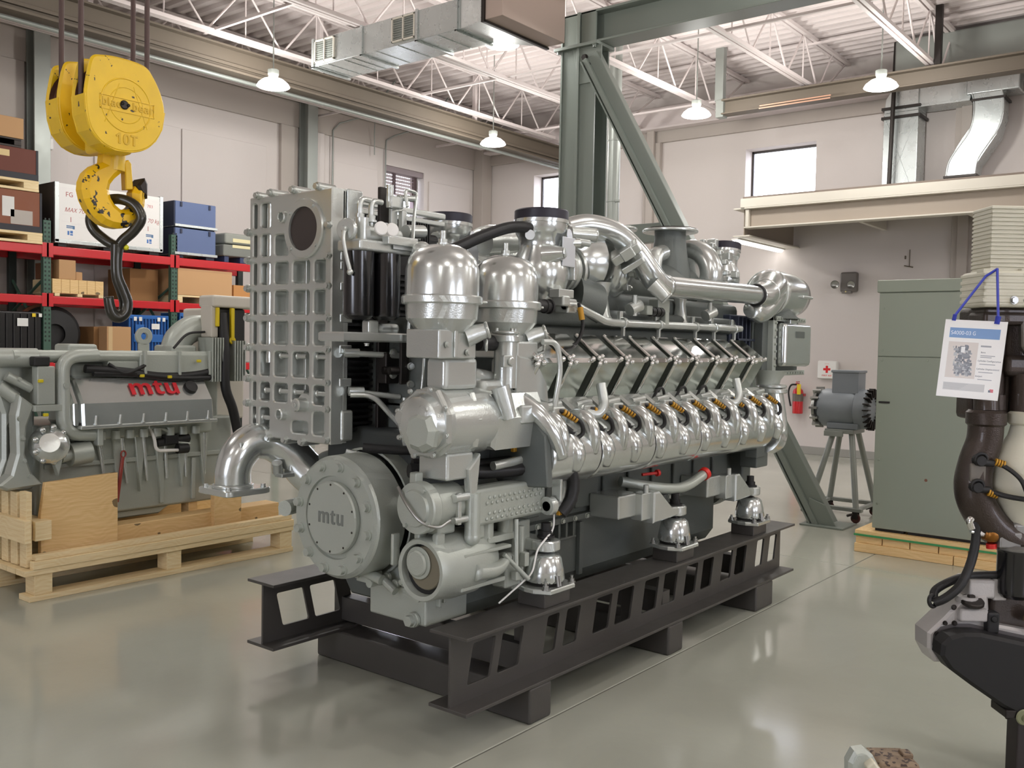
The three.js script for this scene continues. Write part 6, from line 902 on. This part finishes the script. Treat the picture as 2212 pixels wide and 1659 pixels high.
  part('wiring', [hose([[3.05, 1.40, -5.98], [3.3, 1.38, -5.96], [3.6, 1.345, -5.96], [3.9, 1.36, -5.96], [4.05, 1.4, -5.96]], 0.028), hose([[3.1, 1.37, -5.97], [3.4, 1.36, -5.95], [3.7, 1.33, -5.94], [4.0, 1.33, -5.95]], 0.02), hose([[3.2, 1.43, -5.96], [3.3, 1.37, -5.94], [3.45, 1.42, -5.94]], 0.012)], M.black, t); part('engine_top', bb(3.0, 4.1, 1.0, 1.44, -6.3, -6.05, 0.02), D, t);
  for (const q of [[3.42, 1.35, -5.93], [3.62, 1.34, -5.92], [3.85, 1.45, -5.92], [2.74, 1.12, -5.86], [2.71, 1.33, -5.86]]) part('cable_tie', bx(q, [0.03, 0.02, 0.02]), mat(S(210, 190, 30), 0.4), t, 'small yellow tie');
  // flywheel end at the left
  const pq = (px, py) => [2.468 + px * 0.0029, 1.536 - (py - 750) * 0.00278];
  part('flywheel_housing', ext([[48, 855], [78, 880], [62, 925], [58, 985], [72, 1030], [96, 1058], [22, 1064], [4, 1052], [30, 1030], [42, 985], [40, 900]].map((a) => pq(...a)), 'xy', -6.02, -5.9, 0.014), D, t);
  part('housing_wall', ext([[28, 770], [70, 770], [72, 880], [50, 930], [50, 1000], [70, 1050], [20, 1055], [36, 1000], [36, 900], [22, 850]].map((a) => pq(...a)), 'xy', -6.3, -6.06, 0.02), D, t);
  part('engine_end_plate', bb(2.66, 2.8, 0.62, 1.45, -6.5, -6.12, 0.03), D, t); part('flywheel', disc([2.56, 1.0, -6.5], [-1, 0, 0], 0.36, 0.06, 0.01, 40), M.darkSteel, t);
  part('shoulder', [rod([2.45, 1.47, -6.05], [2.75, 1.47, -6.0], 0.06), bb(2.52, 2.7, 1.28, 1.46, -6.4, -6.04, 0.04), rod([2.53, 1.3, -6.02], [2.62, 1.22, -6.0], 0.04), rod([2.56, 1.36, -5.98], [2.7, 1.28, -5.96], 0.03)], D, t);
  for (const [x, y] of [[2.6, 1.34], [2.6, 1.1], [2.62, 0.98], [2.63, 0.84], [2.66, 0.74]]) part('bolt', bolt([x, y, -5.9], [0, 0, 1], 0.012, 0.014), D, t);
  part('exhaust_manifold', [bb(2.95, 4.0, 0.93, 1.02, -6.1, -5.97, 0.02), ...Array.from({ length: 9 }, (_, i) => rod([3.05 + i * 0.1, 0.985, -5.96], [3.05 + i * 0.1, 0.93, -5.96], 0.03))], D, t);
  part('block_rib', Array.from({ length: 6 }, (_, i) => rod([3.15 + i * 0.16, 0.93, -6.0], [3.2 + i * 0.15, 0.62, -6.0], 0.018, 0.01)), M.silver, t);
  part('control_box', [bb(2.70, 2.81, 1.18, 1.42, -5.96, -5.88, 0.008), bb(2.68, 2.85, 1.14, 1.18, -5.97, -5.87, 0.004)], D, t); part('connector', bb(2.68, 2.78, 1.42, 1.48, -5.95, -5.88, 0.01), M.black, t);
  part('gear_cover', [lathe([[0, 0.06], [0.06, 0.06], [0.08, 0.045], [0.1, 0.03], [0.12, 0]], [2.78, 0.93, -5.9], [-0.4, 0.3, 1], 20, 0.4), ...Array.from({ length: 9 }, (_, i) => ball([2.78 + Math.cos(i * 0.7) * 0.1, 0.93 + Math.sin(i * 0.7) * 0.11, -5.88], 0.022, [1, 1, 1], 8))], M.silverSmooth, t);
  part('alternator', [rod([2.93, 0.85, -5.95], [3.06, 0.86, -5.95], 0.075, 0.075, 24), ext([[2.79, 0.86], [2.86, 0.84], [2.83, 0.73]], 'xy', -5.93, -5.88, 0.006), rod([2.86, 0.84, -5.93], [2.93, 0.85, -5.94], 0.04)], D, t);
  part('fuel_pipe', pipe([[3.5, 1.0, -5.98], [3.52, 0.92, -5.94], [3.53, 0.83, -5.94], [3.75, 0.82, -5.94]], 0.011, 0.04), M.white, t); part('fuel_pipe', pipe([[3.5, 0.99, -5.97], [3.62, 0.97, -5.95], [3.68, 0.88, -5.95], [3.8, 0.86, -5.95]], 0.01, 0.04), D, t);
  part('air_elbow', [sweep([[3.8, 1.45, -6.2], [3.86, 1.6, -6.2], [3.97, 1.68, -6.2], [4.12, 1.69, -6.2]], [0.09, 0.1, 0.1, 0.09], 20, 18), bb(3.72, 3.92, 1.48, 1.56, -6.3, -6.05, 0.02)], D, t); part('elbow_hose', hose([[3.7, 1.54, -6.0], [3.82, 1.64, -6.02], [3.98, 1.66, -6.05]], 0.009), M.black, t);
  const fn = []; for (let i = 0; i < 5; i++) fn.push(bb(3.96 + i * 0.022, 3.97 + i * 0.022, 1.3, 1.62, -6.1, -5.92, 0.002)), fn.push(bb(4.15 + i * 0.022, 4.16 + i * 0.022, 1.3, 1.6, -6.1, -5.92, 0.002)); part('cooler_fins', fn, D, t);
  part('end_frame', [bb(3.99, 4.5, 1.84, 1.93, -6.15, -5.96, 0.02), bb(3.99, 4.05, 1.62, 1.86, -6.12, -5.98, 0.01), bb(4.08, 4.4, 1.0, 1.84, -6.5, -6.15, 0.02)], M.cream, t); part('belt_hose', [hose([[4.08, 1.8, -5.98], [4.08, 1.5, -5.94], [4.08, 1.25, -5.93], [4.14, 1.1, -5.93], [4.2, 0.92, -5.95]], 0.035), bb(4.05, 4.3, 1.55, 1.84, -6.14, -6.0, 0.02)], M.black, t); part('yellow_bracket', [bb(4.14, 4.17, 1.6, 1.84, -5.98, -5.95, 0.006), ring([4.155, 1.6, -5.965], [0, 0, 1], 0.012, 0.028, 0.012)], mat(S(216, 190, 20), 0.4), t, 'yellow hooked bracket'); part('yellow_bracket', bb(4.02, 4.045, 1.7, 1.84, -5.98, -5.955, 0.006), mat(S(216, 190, 20), 0.4), t);
  part('side_clutter', [rod([3.55, 0.88, -5.97], [3.8, 0.9, -5.97], 0.03), bx([3.65, 0.9, -5.96], [0.1, 0.06, 0.06]), rod([3.7, 0.83, -5.95], [3.78, 0.83, -5.95], 0.035)], M.black, t);
}
// ---------- things standing at the right front; built square, then turned to stand as they do ----------
const FH = [0.78267, -0.62244], RH = [0.62244, 0.78267], TURN = -Math.atan2(0.78267, 0.62244);
function settle(t, lat, depth) { t.position.set(FH[0] * depth + RH[0] * lat, 0, FH[1] * depth + RH[1] * lat); t.rotation.y = TURN; }
const CUT_LAT = 1.7164, CUT_D = 3.5;
{
  const t = thing('cutaway_display', 'cutaway engine display with cream ridged head, iron pipe, hoses and black belt guard', 'display', [0, 0, 0]);
  const q = (px, py, z = 0) => [(px - 2100) * 0.001727, 1.6 + (765 - py) * 0.001727, z];
  const iron = phys(S(62, 52, 46), 0.4, 0.5, { bumpMap: nz.cast, bumpScale: 0.0008, clearcoat: 0.2 }), crm = mat(S(206, 202, 184), 0.5, 0, { bumpMap: nz.cast, bumpScale: 0.0003 });
  // ridged cream head, lower block, dark interior
  const h = part('ridged_head', [bb(0.04, 0.36, 1.885, 2.15, -0.12, 0.02, 0.004), ...Array.from({ length: 17 }, (_, i) => bb(0.036, 0.362, 1.893 + i * 0.0152, 1.903 + i * 0.0152, -0.122, 0.026, 0.003))], crm, t);
  part('head_bracket', [bb(0.08, 0.1, 2.14, 2.155, -0.05, -0.02, 0.002)], M.darkSteel, h);
  const b = part('piston_block', [bb(0.0, 0.185, 1.775, 1.908, -0.12, 0.06, 0.012), ...Array.from({ length: 5 }, (_, i) => bb(-0.003, 0.187, 1.79 + i * 0.024, 1.805 + i * 0.024, -0.12, 0.063, 0.004)), bb(0.0, 0.03, 1.9, 1.915, 0, 0.05, 0.003), bb(0.14, 0.17, 1.9, 1.918, 0, 0.05, 0.003)], crm, t);
  part('bolt', [bolt([0.11, 1.80, 0.062], [0, 0, 1], 0.012, 0.012)], M.steel, b); part('bolt', [bolt([0.15, 1.80, 0.062], [0, 0, 1], 0.005, 0.008)], M.steel, b);
  part('iron_core', [bb(0.03, 0.4, 1.35, 1.78, -0.2, -0.08, 0.02), bb(0.14, 0.4, 1.36, 1.9, -0.16, -0.04, 0.02), rod([0.09, 1.43, -0.05], [0.09, 1.7, -0.05], 0.05), bb(0.03, 0.2, 1.725, 1.775, -0.12, 0.02, 0.01)], iron, t);
  for (const g of [bb(0.02, 0.2, 1.71, 1.76, -0.1, 0.03, 0.015), bb(0.12, 0.3, 1.52, 1.6, -0.1, 0.01, 0.02), rod([0.19, 1.36, -0.02], [0.19, 1.53, -0.02], 0.035), rod([0.1, 1.39, -0.04], [0.1, 1.45, -0.04], 0.045)]) part('iron_arm', g, iron, t);
  part('rocker_lever', [ext([[0.16, 1.74], [0.21, 1.76], [0.23, 1.6], [0.2, 1.58], [0.165, 1.63]], 'xy', 0.0, 0.03, 0.006), disc([0.195, 1.63, 0.03], [0, 0, 1], 0.022, 0.012)], mat(S(120, 116, 112), 0.35, 0.6), t);
  // pipes
  part('iron_pipe', [sweep([q(2133, 905), q(2131, 950), q(2116, 1000), q(2110, 1050), q(2126, 1100), q(2165, 1145), q(2230, 1180)], [0.062, 0.062, 0.064, 0.068, 0.066, 0.062, 0.06], 40, 24), ring([0.057, 1.332, 0], [0, 1, 0], 0.05, 0.07, 0.062, 0.01), rod([0.057, 1.39, 0], [0.057, 1.47, -0.01], 0.045)], iron, t);
  part('cream_pipe', [sweep([q(2225, 890), q(2222, 930), q(2216, 985), q(2216, 1050), q(2222, 1110), q(2240, 1150)], [0.05, 0.062, 0.105, 0.115, 0.075, 0.04], 34, 26), ring([0.217, 1.34, 0], [0, 1, 0], 0.045, 0.072, 0.05, 0.008)], crm, t);
  for (const [px, py] of [[2103, 990], [2098, 1047]]) part('sensor_socket', [rod(q(px, py, 0.05), q(px, py, 0.085), 0.022, 0.018), rod(q(px - 8, py + 3, 0.07), q(px + 28, py + 6, 0.07), 0.013), tor(q(px + 2, py - 3, 0.072), [0, 0, 1], 0.021, 0.006, 18)], M.black, t);
  part('sensor_pad', bb(-0.025, 0.035, 1.13, 1.2, 0.05, 0.064, 0.006), mat(S(110, 104, 96), 0.45, 0.3), t);
  part('sensor_lead', [hose([q(2128, 993, 0.07), q(2150, 1000, 0.08), q(2175, 1025, 0.12), q(2190, 1062, 0.13)], 0.0085), hose([q(2125, 1054, 0.07), q(2150, 1062, 0.1), q(2200, 1068, 0.13), q(2260, 1072, 0.13)], 0.0095)], M.rubber, t);
  for (const [px, py] of [[2134, 992], [2122, 1057]]) part('ribbed_sleeve', Array.from({ length: 4 }, (_, i) => rod(q(px + i * 5.5, py + i * 1.6, 0.074), q(px + 3 + i * 5.5, py + 1 + i * 1.6, 0.075), 0.014)), M.yellowTag, t, 'amber ribbed sleeve');
  // valve, hose, filter
  part('silver_elbow', [pipe([q(2104, 1140, 0.03), q(2096, 1122, 0.03), q(2110, 1112, 0.03), q(2116, 1130, 0.03)], 0.014, 0.02), rod(q(2100, 1146, 0.03), q(2128, 1150, 0.03), 0.01)], M.chrome, t);
  part('white_nut', rod(q(2114, 1149, 0.03), q(2130, 1150, 0.03), 0.013, 0.013, 6), M.white, t); part('brass_valve', [rod(q(2128, 1151, 0.03), q(2162, 1154, 0.03), 0.022), ball(q(2145, 1152, 0.03), 0.032), rod(q(2145, 1165, 0.03), q(2145, 1140, 0.03), 0.024)], mat(S(140, 92, 36), 0.35, 0.7), t, 'brass valve body'); part('red_cap', rod(q(2146, 1172, 0.03), q(2147, 1182, 0.03), 0.019), mat(S(200, 36, 30), 0.45), t);
  part('filter_head', [bb(0.095, 0.18, 0.885, 0.945, -0.02, 0.06, 0.008), bb(0.15, 0.29, 0.86, 0.98, -0.06, 0.05, 0.015), rod([0.19, 0.97, 0], [0.19, 1.0, 0], 0.02), lathe([[0.068, 0.875], [0.072, 0.885], [0.05, 0.895]], [0.18, 0, 0.02], [0, 1, 0])], mat(S(142, 140, 138), 0.4, 0.6), t);
  part('spin_on_filter', lathe([[0, 0.695], [0.05, 0.695], [0.063, 0.71], [0.066, 0.73], [0.066, 0.865], [0.07, 0.875], [0, 0.88]], [0.18, 0, 0.02], [0, 1, 0], 32), M.blackGloss, t, 'gloss black filter'); part('filter_label', bb(0.19, 0.24, 0.73, 0.77, 0.08, 0.086, 0.001), M.white, t);
  part('coolant_hose', [hose([q(2112, 1125, 0.03), q(2112, 1165, 0.03), q(2100, 1215, 0.04), q(2072, 1262, 0.06), q(2040, 1290, 0.06), q(2022, 1300, 0.05)], 0.0165, 30, 12), hose([q(2024, 1296, 0.04), q(2030, 1280, 0.02), q(2062, 1258, 0.02), q(2110, 1248, 0.0), q(2170, 1244, 0.0)], 0.0155, 30, 12), tor(q(2020, 1297, 0.045), [0.6, 0.2, 1], 0.02, 0.008, 18)], M.rubber, t);
  // gear case, guard, stand
  part('gear_case', [ext(new THREE.Shape([[-0.09, 0.62], [-0.02, 0.7], [0.07, 0.71], [0.08, 0.6], [0.26, 0.57], [0.26, 0.45], [-0.12, 0.45], [-0.148, 0.5], [-0.15, 0.56]].map((a) => new THREE.Vector2(...a))), 'xy', -0.08, 0.045, 0.01), bb(-0.045, 0.06, 0.61, 0.66, -0.06, 0.07, 0.008), bb(0.0, 0.1, 0.69, 0.76, -0.08, 0.04, 0.01), rod([-0.005, 0.68, 0.03], [-0.005, 0.7, 0.03], 0.04), bb(0.1, 0.15, 0.68, 0.76, -0.06, 0.02, 0.004)], mat(S(182, 178, 176), 0.42, 0.35, { bumpMap: nz.cast, bumpScale: 0.0006 }), t);
  for (const g of [bolt([-0.055, 0.6, 0.046], [0, 0, 1], 0.008, 0.01), bolt([-0.09, 0.6, 0.046], [0, 0, 1], 0.007, 0.01), bolt([-0.12, 0.56, 0.046], [0, 0, 1], 0.007, 0.01), disc([-0.06, 0.66, 0.046], [0, 0, 1], 0.01, 0.006)]) part('case_bolt', g, M.darkSteel, t);
  part('oil_cap', [disc([0.005, 0.675, 0.05], [0, 1, 0.3], 0.042, 0.018), bx([0.0, 0.7, 0.055], [0.025, 0.02, 0.02])], M.darkSteel, t); part('hinge_lug', [bb(0.055, 0.1, 0.57, 0.65, 0.03, 0.075, 0.008), disc([0.078, 0.625, 0.075], [0, 0, 1], 0.012, 0.006)], M.black, t); part('brass_plug', disc([0.235, 0.62, 0.03], [0, 0, 1], 0.028, 0.03), mat(S(120, 104, 60), 0.4, 0.5), t); part('gear_train', [bb(0.1, 0.36, 0.55, 0.72, -0.12, 0.0, 0.02)], iron, t);
  const gs = new THREE.Shape(); [[2018, 1400], [2020, 1375], [2036, 1358], [2065, 1350], [2100, 1350], [2212, 1372], [2330, 1392], [2330, 1560], [2200, 1530], [2150, 1505], [2085, 1462], [2038, 1428]].forEach(([a, b], i) => { const [x, y] = q(a, b); i ? gs.lineTo(x, y) : gs.moveTo(x, y); });
  part('belt_guard', ext(gs, 'xy', 0.05, 0.14, 0.012), mat(S(16, 15, 16), 0.6), t, 'matt black guard'); part('guard_back', ext(gs.clone(), 'xy', 0.02, 0.046, 0.004).translate(0.004, 0.012, 0), mat(S(96, 92, 92), 0.5, 0.3), t);
  part('tension_disc', [disc([0.165, 0.287, 0.14], [0, 0, 1], 0.03, 0.008), bolt([0.165, 0.285, 0.148], [0, 0, 1], 0.01, 0.008)], mat(S(132, 134, 104), 0.5, 0.2), t); part('guard_foot', [bb(0.1, 0.16, 0.28, 0.31, 0.03, 0.14, 0.004), bolt([0.135, 0.28, 0.09], [0, -1, 0], 0.01, 0.02)], M.darkSteel, t);
  part('stand_post', [bb(0.178, 0.262, 0.016, 0.34, 0.0, 0.08, 0.006), bb(0.3, 0.4, 0.016, 1.9, -0.1, 0.0, 0.006), bb(0.17, 0.4, 0.26, 0.34, -0.15, 0.06, 0.006)], mat(S(52, 46, 46), 0.5, 0.2), t); part('base_plate', bb(0.16, 0.5, 0, 0.016, -0.02, 0.15, 0.003), M.darkSteel, t);
  settle(t, CUT_LAT, CUT_D);
}
{
  const t = thing('info_card', 'white laminated info card with a blue heading hung by blue cords', 'sign', [0, 0, 0]);
  const m = printed(768, 960, (g, w, h) => {
    g.fillStyle = '#e9e6e2'; g.fillRect(0, 0, w, h); g.fillStyle = '#4f7fb8'; g.fillRect(70, 95, w - 140, 125); g.fillStyle = '#dfe8f2'; g.font = '62px sans-serif'; g.fillText('S4000-03 G', 85, 180);
    g.fillStyle = '#cfc4ba'; g.fillRect(75, 270, 375, 450);
    const k = ['#4a4a4c', '#6d6d6f', '#8c8c8c', '#5a5a5c', '#a5a5a5', '#38383a']; for (let i = 0; i < 130; i++) { const u = hash(i, 1, 9), v = hash(i, 2, 9); g.fillStyle = k[i % 6]; g.fillRect(150 + u * 210 + (v - 0.5) * 40, 300 + v * 350, 14 + 50 * hash(i, 3, 9), 10 + 44 * hash(i, 4, 9)); }
    g.fillStyle = '#e2e2e0'; g.fillRect(240, 330, 50, 70); g.fillStyle = '#8a8a8c'; g.fillRect(480, 300, 130, 20); g.fillStyle = '#4e4e52'; g.font = 'bold 26px sans-serif'; g.fillText('Bore', 490, 395); g.fillText('Cylinder Configuration', 465, 500); g.fillText('Cylinder Displacement', 460, 600); g.fillText('Output', 455, 690);
    g.fillStyle = '#9a9a9c'; for (const y of [420, 440, 525, 625, 715]) g.fillRect(490, y, 120 + (y * 7) % 90, 11); g.fillStyle = '#bdbbb8'; g.fillRect(70, 780, 520, 95); g.fillStyle = '#a9a7a5'; for (let i = 0; i < 6; i++) g.fillRect(80, 790 + i * 13, 300 - i * 20, 6); g.fillStyle = '#c82a34'; g.fillRect(655, 830, 45, 40); g.fillStyle = '#2d3346'; g.fillRect(640, 842, 26, 28);
  }, 0.25);
  const o = V(-0.18, 1.722, 0.16), W = V(0.162, -0.01, 0.11), Hh = V(-0.025, -0.27, 0.0), n = W.clone().cross(Hh).negate().normalize();
  const quad = (off, e) => { const g = new THREE.BufferGeometry(), P = [[0 - e, 0 - e], [1 + e, 0 - e], [1 + e, 1 + e], [0 - e, 1 + e]].map(([a, b]) => o.clone().addScaledVector(W, a).addScaledVector(Hh, b).addScaledVector(n, off)); g.setAttribute('position', new THREE.Float32BufferAttribute(P.flatMap((p) => p.toArray()), 3)); g.setAttribute('uv', new THREE.Float32BufferAttribute([0, 1, 1, 1, 1, 0, 0, 0], 2)); g.setIndex([0, 3, 2, 0, 2, 1]); g.computeVertexNormals(); return g; };
  const front = quad(0.0015, 0), face1 = new THREE.Mesh(front, m); face1.name = 'card_print'; face1.castShadow = face1.receiveShadow = true; t.add(face1);
  const bk = quad(-0.001, 0.004), bk2 = quad(0.001, 0.004); bk.setIndex([0, 2, 3, 0, 1, 2]); bk.computeVertexNormals(); part('card_sleeve', [bk, bk2], mat(S(226, 224, 220), 0.3), t);
  const at = (a, b) => o.clone().addScaledVector(W, a).addScaledVector(Hh, b).toArray(), blue = mat(S(24, 44, 160), 0.5);
  part('blue_cord', [rod(at(0.14, -0.06), [0.0, 1.885, 0.07], 0.0045), rod(at(0.84, -0.05), [0.042, 1.912, 0.068], 0.0045), rod([0.0, 1.885, 0.07], [0.042, 1.912, 0.068], 0.0045)], blue, t);
  part('cord_clip', [rod(at(0.13, 0.01), at(0.14, -0.07), 0.007), rod(at(0.83, 0.03), at(0.84, -0.07), 0.009)], blue, t);
  settle(t, CUT_LAT, CUT_D);
}
{
  const t = thing('worn_casting', 'worn grey and rusty metal casting with a bored lug, at the bottom edge', 'casting', [0, 0, 0]);
  const rust = mat(0xffffff, 0.6, 0.2, { map: tex(256, (u, v) => { const k = fbm(u, v, 8, 91, 4), d = fbm(u, v, 20, 95, 2) > 0.66; return d ? [0.22, 0.16, 0.13] : [0.62 - 0.25 * k, 0.55 - 0.26 * k, 0.46 - 0.24 * k]; }, true, 0.2) });
  part('lug', [ext(new THREE.Shape([[-0.04, 0.36], [-0.045, 0.5], [-0.03, 0.53], [0, 0.535], [0.02, 0.52], [0.06, 0.45], [0.06, 0.36]].map((a) => new THREE.Vector2(...a))), 'xy', -0.02, 0.03, 0.01, [circ(-0.012, 0.505, 0.012)]), ], M.silverDull, t); part('bore', disc([-0.012, 0.505, 0.012], [0, 0, 1], 0.0125, 0.004), M.darkSteel, t);
  part('machined_bar', orient(new RoundedBoxGeometry(0.03, 0.14, 0.05, 1, 0.008), [0.4, -0.5, 0], [0.045, 0.455, 0.03]), mat(S(206, 200, 180), 0.4, 0.3), t);
  part('rough_body', [bb(0.03, 0.155, 0.3, 0.497, -0.1, 0.03, 0.02), bb(0.12, 0.15, 0.49, 0.506, -0.06, -0.02, 0.006)], rust, t);
  part('pedestal', [rod([0.07, 0.016, -0.03], [0.07, 0.38, -0.03], 0.05), disc([0.07, 0, -0.03], [0, 1, 0], 0.16, 0.016)], M.darkSteel, t);
  settle(t, 0.967, 2.5);
}
renderer.render(scene, camera);
